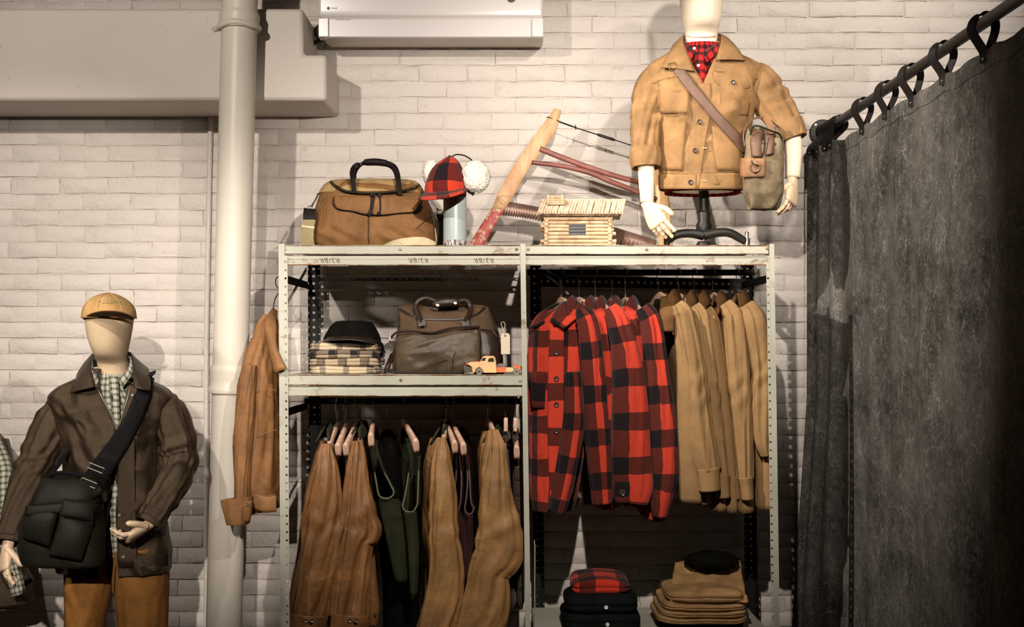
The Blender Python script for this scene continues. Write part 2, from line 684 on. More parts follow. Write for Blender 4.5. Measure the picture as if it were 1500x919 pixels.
def painted_metal(name, col, rust=0.25):
    m, nt, b = new_mat(name)
    v = coords(nt, 'Object', (1, 1, 1))
    f = noise(nt, v, 9, 8, 0.7, 0.4)
    c0 = ramp(nt, noise(nt, v, 4, 5), [(0.3, tuple(c * .82 for c in col)), (0.7, tuple(min(1, c * 1.1) for c in col))])
    msk = ramp(nt, f, [(0.62 - rust * .25, (0, 0, 0)), (0.72 - rust * .2, (1, 1, 1))])
    rc = ramp(nt, noise(nt, v, 60, 4), [(0.3, (0.09, 0.030, 0.010)), (0.7, (0.26, 0.115, 0.035))])
    c = mixc(nt, msk.outputs[0], c0.outputs[0], rc.outputs[0])
    nt.links.new(c, b.inputs['Base Color'])
    b.inputs['Roughness'].default_value = 0.45
    bump(nt, b, f, 0.15, 0.003)
    return m


def wall_paint(name, col, rough=0.55, b1=0.5, b2=0.35):
    m, nt, b = new_mat(name)
    g = nt.nodes.new('ShaderNodeNewGeometry')
    v = g.outputs['Position']
    c0 = ramp(nt, noise(nt, v, 1.7, 4), [(0.3, tuple(c * .93 for c in col)), (0.7, tuple(min(1, c * 1.05) for c in col))])
    pit = ramp(nt, noise(nt, v, 46, 5, 0.7), [(0.24, (0.45, 0.40, 0.34)), (0.34, (1, 1, 1))])
    c = mixc(nt, 1.0, c0.outputs[0], pit.outputs[0], 'MULTIPLY')
    nt.links.new(c, b.inputs['Base Color'])
    b.inputs['Roughness'].default_value = rough
    b.inputs['Specular IOR Level'].default_value = 0.3
    h1 = noise(nt, v, 26, 6, 0.68)
    h2 = noise(nt, v, 120, 3, 0.6)
    mx = node(nt, 'ShaderNodeMath'); mx.operation = 'MULTIPLY_ADD'; mx.inputs[1].default_value = 0.35
    nt.links.new(h2, mx.inputs[0]); nt.links.new(h1, mx.inputs[2])
    bump(nt, b, mx.outputs[0], b1, 0.014)
    return m


def wood(name, light, dark, scale=(1, 1, 1), rough=0.55):
    m, nt, b = new_mat(name)
    v = coords(nt, 'Object', scale)
    f = noise(nt, v, 18, 6, 0.6, 1.0)
    r = ramp(nt, f, [(0.3, dark), (0.65, light)])
    nt.links.new(r.outputs[0], b.inputs['Base Color'])
    b.inputs['Roughness'].default_value = rough
    bump(nt, b, f, 0.1, 0.002)
    return m


M = {}
M['wall'] = wall_paint('painted_brick', (0.60, 0.545, 0.495))
M['plaster'] = wall_paint('painted_plaster', (0.58, 0.52, 0.465), 0.6, 0.10)
M['floor'] = wood('floor_boards', (0.07, 0.045, 0.028), (0.035, 0.02, 0.012), (1, 8, 1))
M['ceiling'] = plain('ceiling_paint', (0.05, 0.045, 0.04), 0.8)
M['dark_plaster'] = plain('dark_plaster', (0.05, 0.042, 0.035), 0.8)
M['mortar'] = wall_paint('painted_mortar', (0.54, 0.485, 0.435), 0.7, 0.7)
M['pipe'] = wall_paint('pipe_paint', (0.58, 0.53, 0.45), 0.4, 0.06)
M['ac'] = plain('appliance_plastic', (0.64, 0.60, 0.575), 0.25)
M['ac_flap'] = plain('appliance_flap', (0.60, 0.555, 0.54), 0.3)
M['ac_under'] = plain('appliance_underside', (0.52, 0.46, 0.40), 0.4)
M['black'] = plain('black_plastic', (0.008, 0.007, 0.006), 0.4)
M['ink'] = plain('faded_ink', (0.10, 0.09, 0.07), 0.7)
M['grey_print'] = plain('grey_print', (0.35, 0.31, 0.28), 0.5)
M['rack'] = painted_metal('rack_paint', (0.43, 0.42, 0.34), 0.10)
M['rack_rust'] = painted_metal('rack_edge_rust', (0.36, 0.33, 0.25), 0.75)
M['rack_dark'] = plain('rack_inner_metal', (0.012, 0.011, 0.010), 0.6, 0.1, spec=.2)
M['steel'] = plain('steel', (0.60, 0.57, 0.52), 0.3, 1.0)
M['brass'] = plain('brass', (0.60, 0.46, 0.22), 0.3, 1.0)
M['iron'] = plain('black_iron', (0.012, 0.010, 0.008), 0.45, 0.2, spec=.3, var=0.3)
M['curtain_leather'] = plain('black_leather', (0.008, 0.006, 0.005), 0.55, spec=.15)
# ------------------------------------------------------------------ the room
WY = 5.15                 # plane of the mortar of the back wall
RX0, RX1, RY0, RZ1 = -4.2, 4.2, -2.6, 3.9

m = MB().box(RX0 - .1, RX1 + .1, RY0 - .1, WY + .2, -.1, 0)
o = m.build('floor', M['floor']); o['kind'] = 'structure'
m = MB().box(RX0 - .1, RX1 + .1, RY0 - .1, WY + .2, RZ1, RZ1 + .1)
o = m.build('ceiling', M['ceiling']); o['kind'] = 'structure'
for nm, b in (('wall_left', (RX0 - .1, RX0, RY0, WY)), ('wall_right', (RX1, RX1 + .1, RY0, WY)), ('wall_front', (RX0, RX1, RY0 - .1, RY0))):
    o = MB().box(*b, 0, RZ1).build(nm, M['dark_plaster']); o['kind'] = 'structure'

# back wall: uneven mortar bed, bricks standing proud of it
xs = np.linspace(RX0, RX1, 330); zs = np.linspace(0, RZ1, 170)
X, Z = np.meshgrid(xs, zs)
Yb = WY + 0.0060 * fbm(np.stack([X * 9, 0 * X, Z * 11], -1), 3, 3) + 0.0005
edge = MB()
edge.add(np.stack([X, Yb, Z], -1).reshape(-1, 3), grid_faces(len(zs), len(xs)))
edge.box(RX0, RX1, WY + .03, WY + .2, 0, RZ1)
wall = edge.build('wall_back', M['mortar'], angle=60); wall['kind'] = 'structure'


def brick_geo(w, h, seed):
    """flat worn face with a narrow broken arris all round, sides running back into the mortar"""
    rs = np.random.RandomState(seed)
    ring = [(-w / 2, -h / 2), (-w / 6, -h / 2), (w / 6, -h / 2), (w / 2, -h / 2), (w / 2, 0), (w / 2, h / 2), (w / 6, h / 2), (-w / 6, h / 2), (-w / 2, h / 2), (-w / 2, 0)]
    n = len(ring)
    V, F = [], []
    tx, tz = rs.uniform(-.004, .004), rs.uniform(-.008, .008)
    for x, z in ring:                                   # face
        V.append((x - math.copysign(.0045 if abs(x) > w * .4 else 0, x) + rs.uniform(-.001, .001), -.0046 + tx * x + tz * z, z - (math.copysign(.0035, z) if abs(z) > 1e-6 else 0) + rs.uniform(-.0012, .0012)))
    for x, z in ring:                                   # arris
        V.append((x + rs.uniform(-.0030, .0018), -(.0036 if abs(x) > w * .4 and abs(z) < h * .4 else .0024) + tx * x + tz * z + rs.uniform(-.0008, .0016), z + rs.uniform(-.0038, .0024) * (1 if z > 0 else -1)))
    for x, z in ring:                                   # back edge, in the mortar
        V.append((x * 1.01, .007, z * 1.02))
    F.append(tuple(range(n)))
    for r in (0, n):
        for k in range(n):
            F.append((r + k, r + n + k, r + n + (k + 1) % n, r + (k + 1) % n))
    return np.array(V), F


CH = 0.0685               # course height
BL, BH = 0.2035, 0.0645
variants = []
for s in range(10):
    variants.append(brick_geo(BL, BH, 40 + s))
head_var = [brick_geo(0.094, BH, 80 + s) for s in range(4)]
var_mesh = []
for s, (V, F) in enumerate(variants):
    me = bpy.data.meshes.new('brick')
    me.from_pydata(V.tolist(), [], F)
    me.polygons.foreach_set('use_smooth', [True] * len(me.polygons))
    me.set_sharp_from_angle(angle=math.radians(50))
    me.materials.append(M['wall'])
    var_mesh.append(me)

# frame regions where the wall shows nothing (px boxes): bricks there go to the joined part
HID = [(412, 355, 1140, 919), (320, 0, 378, 919), (0, 12, 480, 150), (462, 0, 797, 72), (60, 520, 260, 919),
       (120, 425, 200, 540), (925, 0, 1175, 330), (1180, 205, 1500, 919), (1240, 130, 1500, 919), (440, 235, 640, 360)]
rs = np.random.RandomState(11)
rest = MB()
cand = []
nc = int(RZ1 / CH)
for c in range(nc):
    z = 0.035 + c * CH
    if z + BH / 2 > RZ1: break
    header = False
    pitch = 0.104 if header else 0.2055
    x = -2.75 + (0.103 if c % 2 else 0) + rs.uniform(-.012, .012)
    while x < 2.75:
        px, py = HX + x / WY * FPX, HY + (CAM_Z - z) / WY * FPX
        vis = 10 < px < 1490 and 4 < py < 915 and not any(a < px < b_ and d < py < e for a, d, b_, e in HID)
        rec = (x + rs.uniform(-.003, .003), z + rs.uniform(-.002, .002), rs.randint(10), rs.uniform(-.004, .004), rs.uniform(-.0012, .0016), header)
        if vis and not header: cand.append(rec)
        else:
            V, F = head_var[rec[2] % 4] if header else variants[rec[2]]
            W_ = V + np.array((rec[0], WY + rec[4], rec[1]))
            rest.add(W_, F)
        x += pitch
rs.shuffle(cand) if False else None
order = sorted(range(len(cand)), key=lambda k: (abs((cand[k][1]) - 1.9) + abs(cand[k][0]) * .12))
for n_, k in enumerate(order):
    x, z, v, rot, dy, _ = cand[k]
    if n_ < 296:
        o = bpy.data.objects.new('brick', var_mesh[v])
        COL.objects.link(o)
        o.parent = wall
        o.location = (x, WY + dy, z)
        o.rotation_euler = (0, rot, 0)
    else:
        V, F = variants[v]
        rest.add(V + np.array((x, WY + dy, z)), F)
o = rest.build('brick_courses', M['wall'], wall, angle=50)
o['kind'] = 'stuff'

# plaster casing of the beam, upper left: deep part, lower step that runs on to the right
by0 = WY - 0.36
m = MB()
zt, zb = PZ(12, by0), PZ(147, by0)
x_step, x_end = PX(444, by0), PX(478, by0)
z_step = PZ(80, by0)
V, F = prism([(RX0 + .02, zb), (x_end, zb), (x_end, z_step), (x_step, z_step), (x_step, zt), (RX0 + .02, zt)], by0, WY + .004)
o = mesh_obj('trim_1', V, F, M['plaster'], angle=30, bevel=0.014); o['kind'] = 'structure'

# ------------------------------------------------------------------ cast iron drain pipe in front of the casing
PYp = by0 - 0.085
t = thing('drain_pipe', 'thick cream painted cast iron drain pipe running up the brick wall', 'pipe', (PX(338, PYp), PYp, 0))
rp = 26.0 / FPX * PYp


def pipe_at(py):
    return np.array((PX(350 - (py - 50) * 22 / 870.0, PYp), PYp, PZ(py, PYp)))


def pz(z):
    py = HY + (CAM_Z - z) / PYp * FPX
    p = pipe_at(py); p[2] = z
    return p


MB().tube([pz(0.0), pz(PZ(570, PYp))], rp, 36).build('pipe_section', M['pipe'], t)
MB().tube([pz(PZ(571, PYp)), pz(PZ(40, PYp))], rp, 36).build('pipe_section', M['pipe'], t)
MB().tube([pz(PZ(24, PYp)), pz(RZ1)], rp, 36).build('pipe_section', M['pipe'], t)


def hub(zt_, zb_, nm):
    ax = unit(pz(zt_) - pz(zb_)); h = zt_ - zb_
    MB().lathe([(rp, 0), (rp * 1.16, .002), (rp * 1.20, .012), (rp * 1.16, .024), (rp * 1.10, .03), (rp * 1.12, h * .5), (rp * 1.13, h * .8), (rp * 1.13, h - .016), (rp * 1.05, h), (rp, h)], pz(zb_), ax, 40).build(nm, M['pipe'], t)


hub(PZ(18, PYp), PZ(45, PYp), 'pipe_hub')
hub(PZ(536, PYp), PZ(577, PYp), 'pipe_hub')
# iron strap clamp below the top hub
zc = PZ(41, PYp)
c = pz(zc)
m = MB().tube([c + np.array((rp * 1.1 * math.cos(a), rp * 1.1 * math.sin(a), 0.004 * math.sin(3 * a))) for a in np.linspace(PI * 0.9, PI * 2.15, 24)], .011, 10)
m.tube([c + np.array((-rp * 1.1, 0.0, 0)), c + np.array((-rp * 1.38, -.02, -.012))], .011, 8)
m.build('pipe_clamp', M['pipe'], t)
# thin conduit against the wall, left of the thick pipe, from the casing to the floor
m = MB().tube([(PX(309, WY - .01), WY - .016, PZ(170, WY)), (PX(303, WY - .01), WY - .016, PZ(500, WY)), (PX(303, WY - .01), WY - .016, .002)], .011, 10)
o = m.build('conduit', M['wall']); tag(o, 'thin painted conduit on the brick wall just left of the thick drain pipe', 'conduit')

# ------------------------------------------------------------------ wall mounted air conditioner
ay = WY - 0.235           # front plane
t = thing('air_conditioner', 'white wall mounted air conditioner with a wide flap under its front', 'air conditioner', (PX(632, ay), WY - .01, PZ(70, ay)))
X0, X1 = PX(466, ay), PX(796, ay)


def ac_prof(rows, name, mat, x0=X0, x1=X1, bev=.004):
    V = [(x0, y, z) for y, z in rows] + [(x1, y, z) for y, z in rows]
    n = len(rows)
    F = [tuple(range(n)), tuple(range(2 * n - 1, n - 1, -1))] + [(k, k + n, (k + 1) % n + n, (k + 1) % n) for k in range(n)]
    return mesh_obj(name, V, F, mat, t, angle=35, bevel=bev)


zl, zs_, z0_ = PZ(26, ay), PZ(55, ay), PZ(69, ay)
zbk = PZ(69, WY - .02)
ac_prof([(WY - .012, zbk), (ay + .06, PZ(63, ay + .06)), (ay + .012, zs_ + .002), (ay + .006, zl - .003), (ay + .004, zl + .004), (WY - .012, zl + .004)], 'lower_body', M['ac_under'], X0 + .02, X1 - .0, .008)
ac_prof([(WY - .012, zl + .002), (ay + .003, zl + .001), (ay - .004, zl + .03), (ay - .004, zl + .20), (ay + .03, zl + .245), (WY - .012, zl + .25)], 'front_panel', M['ac'], bev=.012)
fl, fr = PX(482, ay), PX(778, ay)
ac_prof([(ay + .016, zs_ - .001), (ay + .0, zs_ + .003), (ay - .004, zl - .006), (ay + .004, zl - .005)], 'air_flap', M['ac_flap'], fl, fr, .002)
for xa, xb in ((X0 + .001, fl - .002), (fr + .003, X1)):
    ac_prof([(ay + .05, zs_ + .0), (ay + .002, zs_ + .004), (ay - .003, zl - .001), (ay + .05, zl - .001)], 'side_cheek', M['ac'], xa, xb, .003)
bz = PZ(12.6, ay); bx = PX(481.3, ay)
MB().lathe([(.0062, 0), (.0062, .001), (.0058, .0016), (0, .0016)], (bx, ay - .004, bz), (0, -1, 0), 24).build('logo_badge', M['black'], t, label='small round black logo badge')
text_obj('badge_letters', 'TRANE', M['black'], t, (PX(489.6, ay), ay - .0047, bz), .0085, spacing=.92, label='tiny black brand lettering')
MB().box(PX(492, ay), PX(514, ay), ay - .0044, ay - .003, PZ(29.8, ay), PZ(28.6, ay)).build('print_line', M['grey_print'], t)
MB().lathe([(.018, 0), (.018, .001), (.016, .0015), (0, .0015)], (PX(749, ay), ay - .004, PZ(-2, ay)), (0, -1, 0), 24).build('display_window', M['black'], t, label='dark round display window')
# refrigerant lines in the gap beside the casing
m = MB().tube([(PX(478, ay + .15), WY - .06, PZ(36, WY - .06)), (PX(455, WY - .06), WY - .055, PZ(34, WY - .06)), (PX(440, WY - .06), WY - .05, PZ(36, WY - .06))], .018, 12, smooth=14)
m.build('insulated_line', M['pipe'], t)
m = MB().tube([(PX(476, WY - .06), WY - .07, PZ(50, WY - .06)), (PX(458, WY - .06), WY - .06, PZ(49, WY - .06)), (PX(442, WY - .06), WY - .05, PZ(52, WY - .06))], .018, 12, smooth=14)
m.build('insulated_line', M['pipe'], t)
m = MB().tube([(PX(476, WY - .1), WY - .11, PZ(58, WY - .1)), (PX(463, WY - .1), WY - .1, PZ(62, WY - .1)), (PX(450, WY - .1), WY - .09, PZ(67, WY - .1))], .009, 10, smooth=14)
m.build('drain_hose', M['black'], t, label='black drain hose')
m = MB().tube([(PX(472, WY - .1), WY - .08, PZ(28, WY - .1)), (PX(461, WY - .1), WY - .09, PZ(44, WY - .1)), (PX(468, WY - .1), WY - .1, PZ(62, WY - .1))], .004, 8, smooth=14)
m.build('cable', M['black'], t, label='black cable')
# ------------------------------------------------------------------ steel shelving unit
YF, YB = 4.50, 5.05
ZT = PZ(359, YF)                       # top of the unit
rack = thing('shelving_unit', 'pale green rust-edged steel shelving unit of two bays against the brick wall', 'shelving unit', (PX(772, YF), (YF + YB) / 2, 0))


def holed_strip(p0, p1, side, w, mb, pitch=.0305, hole=.009, first=.02):
    """flat steel strip with one row of square holes along it"""
    p0, p1, side = np.asarray(p0, float), np.asarray(p1, float), unit(side)
    L = np.linalg.norm(p1 - p0); T = (p1 - p0) / L
    ls = [0.0]; solid = []
    l = first
    while l + hole < L - .005:
        ls += [l, l + hole]; l += pitch
    ls.append(L)
    us = [-w / 2, -hole / 2, hole / 2, w / 2]
    V = [p0 + T * a + side * u for a in ls for u in us]
    F = []
    for i in range(len(ls) - 1):
        for j in range(3):
            if j == 1 and i % 2 == 1: continue
            F.append((i * 4 + j, i * 4 + j + 1, i * 4 + j + 5, i * 4 + j + 4))
    mb.add(V, F)


def post(xt, xb, y, sx, sy, mat, w=.036, top=ZT + .004, wx=.030):
    """angle-iron post: web facing the front (solid, narrow) and web along the depth (holed)"""
    a, b = np.array((xt, y, top)), np.array((xb, y, 0.0))
    m = MB()
    h = np.array((sx * wx / 2, 0, 0))
    m.ribbon([a + h, b + h], (1, 0, 0), wx, .0025)
    k = np.array((0, sy * .022, 0))
    holed_strip(a + k, b + k, (0, 1, 0), .044, m)
    o = m.build('post', mat, rack, angle=30)
    return o


def lean(px_t, px_b, Y):
    """x at the top and at the floor for a post seen at px_t (y 360) and px_b (y 919)"""
    xt, xb = PX(px_t, Y), PX(px_b, Y)
    zt, zb = PZ(360, Y), PZ(919, Y)
    k = (xb - xt) / (zt - zb)
    return xt, xt + k * zt


# front posts: the outer left and right ones show a narrow front web and their holed inner side
a, b = lean(408, 411, YF); post(a, b, YF, 1, 1, M['rack'], wx=.022)
# holes seen on the front web of the left post's second strip
m = MB(); holed_strip((a + .0255, YF - .001, ZT - .04), (b + .0255, YF - .001, 0), (1, 0, 0), .016, m, hole=.0075); m.build('slotted_strip', M['rack'], rack)
a, b = lean(762, 770, YF); post(a, b, YF - .004, 1, 1, M['rack'], wx=.019)
a, b = lean(1134, 1142, YF); post(a, b, YF, -1, 1, M['rack'], wx=.018)
m = MB(); holed_strip((a - .024, YF - .001, ZT - .04), (b - .024, YF - .001, 0), (1, 0, 0), .012, m, hole=.007); m.build('slotted_strip', M['rack'], rack)
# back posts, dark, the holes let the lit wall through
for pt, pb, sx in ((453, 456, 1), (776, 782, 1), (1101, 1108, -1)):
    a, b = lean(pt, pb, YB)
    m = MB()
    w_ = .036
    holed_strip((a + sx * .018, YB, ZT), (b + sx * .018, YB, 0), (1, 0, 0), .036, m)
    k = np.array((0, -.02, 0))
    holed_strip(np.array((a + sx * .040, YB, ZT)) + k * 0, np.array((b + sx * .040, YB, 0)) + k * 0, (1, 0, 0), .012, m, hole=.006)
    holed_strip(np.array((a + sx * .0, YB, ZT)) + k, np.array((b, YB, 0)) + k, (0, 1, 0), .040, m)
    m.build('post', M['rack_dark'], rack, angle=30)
# inner web of the middle upright with bolt holes, seen low in the right bay
am, bm_ = lean(770, 776, YF)
m = MB().box(PX(783, YF), PX(783, YF) + .003, YF + .02, YF + .14, .3, PZ(800, YF))
m.build('end_plate', M['rack'], rack)
for py in (809, 835, 862, 888):
    MB().lathe([(.004, 0), (.004, .001), (0, .001)], (PX(783, YF) + .003, YF + .10, PZ(py, YF)), (1, 0, 0), 10).build('bolt_hole', M['black'], rack)

xl, xm0, xm1, xr = PX(413, YF), PX(762, YF), PX(769, YF), PX(1126, YF)
ysh = YF + .004


def shelf(x0, x1, ztop, h1, y1=YB, lip_mat=None, dark=False):
    """pressed steel shelf: board with a folded front lip"""
    m = MB().box(x0, x1, ysh, y1, ztop - .004, ztop).box(x0, x1, ysh, ysh + .004, ztop - h1, ztop - .0)
    m.box(x0, x1, y1 - .004, y1, ztop - h1, ztop)
    m.box(x0, x1, ysh, ysh + .016, ztop - h1, ztop - h1 + .003)
    s = m.build('shelf_board', M['rack'], rack, angle=30, bevel=.0012)
    r = MB().tube([(x0, ysh, ztop - .001), (x1, ysh, ztop - .001)], .0022, 6).tube([(x0, ysh - .0005, ztop - h1), (x1, ysh - .0005, ztop - h1)], .0018, 6)
    r.build('worn_edge', M['rack_rust'], s, label='rust worn bare edges of the shelf lip')
    return s


def beam(x0, x1, zt_, zb_):
    """rolled front beam: upper face set back, a ridge at its lower third"""
    prof = [(ysh + .012, zt_), (ysh + .012, zt_ - .010), (ysh + .002, zt_ - .016), (ysh + .002, zb_), (ysh + .022, zb_), (ysh + .022, zb_ + .003), (ysh + .006, zb_ + .004), (ysh + .006, zt_ - .014), (ysh + .016, zt_ - .008), (ysh + .016, zt_)]
    n = len(prof)
    V = [(x0, y, z) for y, z in prof] + [(x1, y, z) for y, z in prof]
    F = [(k, k + n, (k + 1) % n + n, (k + 1) % n) for k in range(n)] + [tuple(range(n)), tuple(range(2 * n - 1, n - 1, -1))]
    bm_o = mesh_obj('front_beam', V, F, M['rack'], rack, angle=30)
    MB().tube([(x0, ysh + .002, zb_), (x1, ysh + .002, zb_)], .0022, 6).build('worn_edge', M['rack_rust'], bm_o, label='rust worn bare edge of the beam')
    return bm_o


z1, z2, z3, z4 = PZ(359.5, YF), PZ(372, YF), PZ(374.5, YF), PZ(388, YF)
sh_tl = shelf(xl, xm0, z1, z1 - z2); sh_tr = shelf(xm1, xr, z1, z1 - z2)
bl = beam(xl, xm0, z3, z4); br = beam(xm1, xr, z3, z4)
ZM = PZ(549.5, YF)
xl2, xm2 = PX(416, YF), PX(766, YF)
shelf(xl2, xm2, ZM, ZM - PZ(564, YF)); beam(xl2, xm2, PZ(566, YF), PZ(580, YF))
ZL = PZ(890.5, YB)
shelf(PX(783, YF), PX(1137, YF), ZL, .05); shelf(PX(420, YF), PX(768, YF), .30, .05)
# the writing, upside down on the beam
for px in (482, 612, 708):
    text_obj('stencil_writing', 'R3/BR', M['ink'], bl, (PX(px, YF), ysh + .0012, PZ(381, YF)), .026, rot=(PI / 2, PI, 0), shear=-.2, spacing=1.15, label='worn upside-down handwritten marks')
# bolts
for px, py in ((586, 365), (417, 365), (757, 365), (774, 365), (947, 365), (1124, 364), (587, 557), (421, 556), (762, 558)):
    MB().lathe([(.006, 0), (.006, .002), (.0042, .004), (0, .0045)], (PX(px, YF), ysh - .0005, PZ(py, YF)), (0, -1, 0), 8).build('bolt', M['rack_rust'] if px != 587 else M['brass'], rack)

# slotted angle braces along the back under each top shelf (light shows through the slots)
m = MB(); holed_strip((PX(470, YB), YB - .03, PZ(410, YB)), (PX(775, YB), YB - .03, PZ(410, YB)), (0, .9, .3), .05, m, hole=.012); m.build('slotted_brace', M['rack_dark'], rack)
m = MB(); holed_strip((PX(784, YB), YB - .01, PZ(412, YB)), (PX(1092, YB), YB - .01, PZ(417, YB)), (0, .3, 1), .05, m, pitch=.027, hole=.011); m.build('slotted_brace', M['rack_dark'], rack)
# side rails that tie front and back posts
for px, py in ((414, 402), (1128, 402), (414, 600), (1130, 640)):
    xx = PX(px, YF)
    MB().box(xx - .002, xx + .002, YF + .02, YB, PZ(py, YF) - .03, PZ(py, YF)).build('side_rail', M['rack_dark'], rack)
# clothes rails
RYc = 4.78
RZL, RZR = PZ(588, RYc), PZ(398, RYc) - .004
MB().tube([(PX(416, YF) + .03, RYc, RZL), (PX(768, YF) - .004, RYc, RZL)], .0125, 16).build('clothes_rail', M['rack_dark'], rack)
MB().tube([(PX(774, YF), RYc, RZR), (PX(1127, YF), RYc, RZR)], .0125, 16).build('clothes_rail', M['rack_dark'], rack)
# diagonal cross brace on the left end
MB().ribbon([(PX(410, YF), YF + .03, PZ(458, YF)), (PX(414, YF), YB - .03, PZ(395, YB))], (0, .3, 1), .02, .002).build('side_brace', M['rack'], rack)
# ------------------------------------------------------------------ cloth materials
M['camel'] = fabric('camel_canvas', (0.25, 0.138, 0.055), 0.75, 0.25, 0.2)
M['camel_seam'] = plain('camel_thread', (0.20, 0.10, 0.035), 0.8)
M['waxed_brown'] = fabric('waxed_dark_brown_cotton', (0.026, 0.0175, 0.0105), 0.36, 0.6, 0.3, 1.5, 0.55, 0.5, tint=(1.0, 0.74, 0.5))
M['waxed_seam'] = plain('dark_thread', (0.018, 0.013, 0.009), 0.7)
M['olive_twill'] = fabric('dark_olive_twill', (0.013, 0.0128, 0.008), 0.55, 0.2, 0.2)
M['black_web'] = fabric('black_webbing', (0.006, 0.0055, 0.006), 0.7, 0.12, 0.1)
M['pants'] = fabric('rust_tan_twill', (0.25, 0.105, 0.022), 0.75, 0.25, 0.25)
M['cap'] = fabric('ochre_canvas', (0.45, 0.27, 0.105), 0.8, 0.2, 0.2)
M['cap_under'] = fabric('brown_brim_lining', (0.12, 0.055, 0.018), 0.8, 0.2)
M['linen'] = fabric('linen_cover', (0.50, 0.37, 0.235), 0.85, 0.2, 0.1, 1.06, 0.94, 0.1)
M['cream_form'] = plain('cream_mannequin', (0.78, 0.66, 0.50), 0.5, var=0.03)
M['maple'] = plain('pale_maple_hand', (0.74, 0.54, 0.36), 0.4, var=0.06)
M['red_check'] = plaid('red_check_flannel', (0.50, 0.018, 0.016), (0.13, 0.008, 0.010), (0.018, 0.006, 0.007), 0.036, 0.45)
M['green_check'] = plaid('green_white_check', (0.46, 0.45, 0.38), (0.22, 0.215, 0.16), (0.07, 0.072, 0.048), 0.022, 0.42)
M['strap_leather'] = fabric('brown_strap_leather', (0.13, 0.068, 0.042), 0.5, 0.4, 0.4)
M['tan_leather'] = fabric('tan_leather', (0.26, 0.13, 0.055), 0.5, 0.4, 0.4)
M['field_bag'] = fabric('faded_olive_canvas', (0.19, 0.145, 0.085), 0.85, 0.2, 0.5, 1.4, 0.55)
M['horn'] = plain('dark_horn_button', (0.05, 0.035, 0.025), 0.25)
M['pearl'] = plain('white_button', (0.75, 0.70, 0.62), 0.3)
M['thread_green'] = plain('green_thread', (0.16, 0.22, 0.12), 0.8)
M['zip'] = plain('zip_tape_metal', (0.22, 0.19, 0.16), 0.45, 0.7)


def strip_px(name, mat, parent, A, B, n=20, m=8, thick=0.004, bulge=0.0, label=None, angle=60, uvs=1.0):
    """surface strip between two edge lines of (px, py, Y)"""
    a = cr(np.array([P(*q) for q in A]), n); b = cr(np.array([P(*q) for q in B]), n)
    t = np.linspace(0, 1, m)[None, :, None]
    G = a[:, None] * (1 - t) + b[:, None] * t
    if bulge:
        G[..., 1] -= (bulge * 4 * t * (1 - t))[..., 0]
    L = np.concatenate([[0], np.cumsum(np.linalg.norm(np.diff(a, axis=0), axis=1))])
    W = np.linalg.norm(b - a, axis=1).mean()
    uv = np.stack([np.broadcast_to(t[0, :, 0] * W, (n, m)), np.broadcast_to(L[:, None], (n, m))], -1) * uvs
    return mesh_obj(name, G.reshape(-1, 3), grid_faces(n, m), mat, parent, uv=uv.reshape(-1, 2), thick=thick, offset=0, angle=angle, label=label)


def arm(name, mat, parent, pts, hw, depth=None, side=(1, 0, -.35), **k):
    """sleeve along (px, py, Y) points with half widths in px"""
    path = np.array([P(*p) for p in pts])
    w = np.array(hw) / FPX * path[:, 1]
    d = w * 0.9 if depth is None else np.array(depth)
    return cloth_part(name, mat, parent, path, w, d, side, **k)


def seam(lv, pts, mat, parent, off=.003, r=.0011, name='seam', n=24, Y0=None):
    A = cr(np.array(pts, float), n)
    G = lv.front_px(A[:, 0], A[:, 1], off, Y0)
    return MB().tube(G, r, 6).build(name, mat, parent)


def gap_fn(lv, rows, Yf):
    R = np.array(rows, float)

    def g(z):
        cx, cy, a, b = lv.at(z)
        py = HY + (CAM_Z - z) / Yf * FPX
        out = []
        for k in (1, 2):
            x = PX(np.interp(py, R[:, 0], R[:, k]), Yf)
            q = float(np.clip((x - cx) / a, -.98, .98))
            out.append(math.asin(math.copysign(abs(q) ** (lv.n / 2), q)))
        return out
    return g


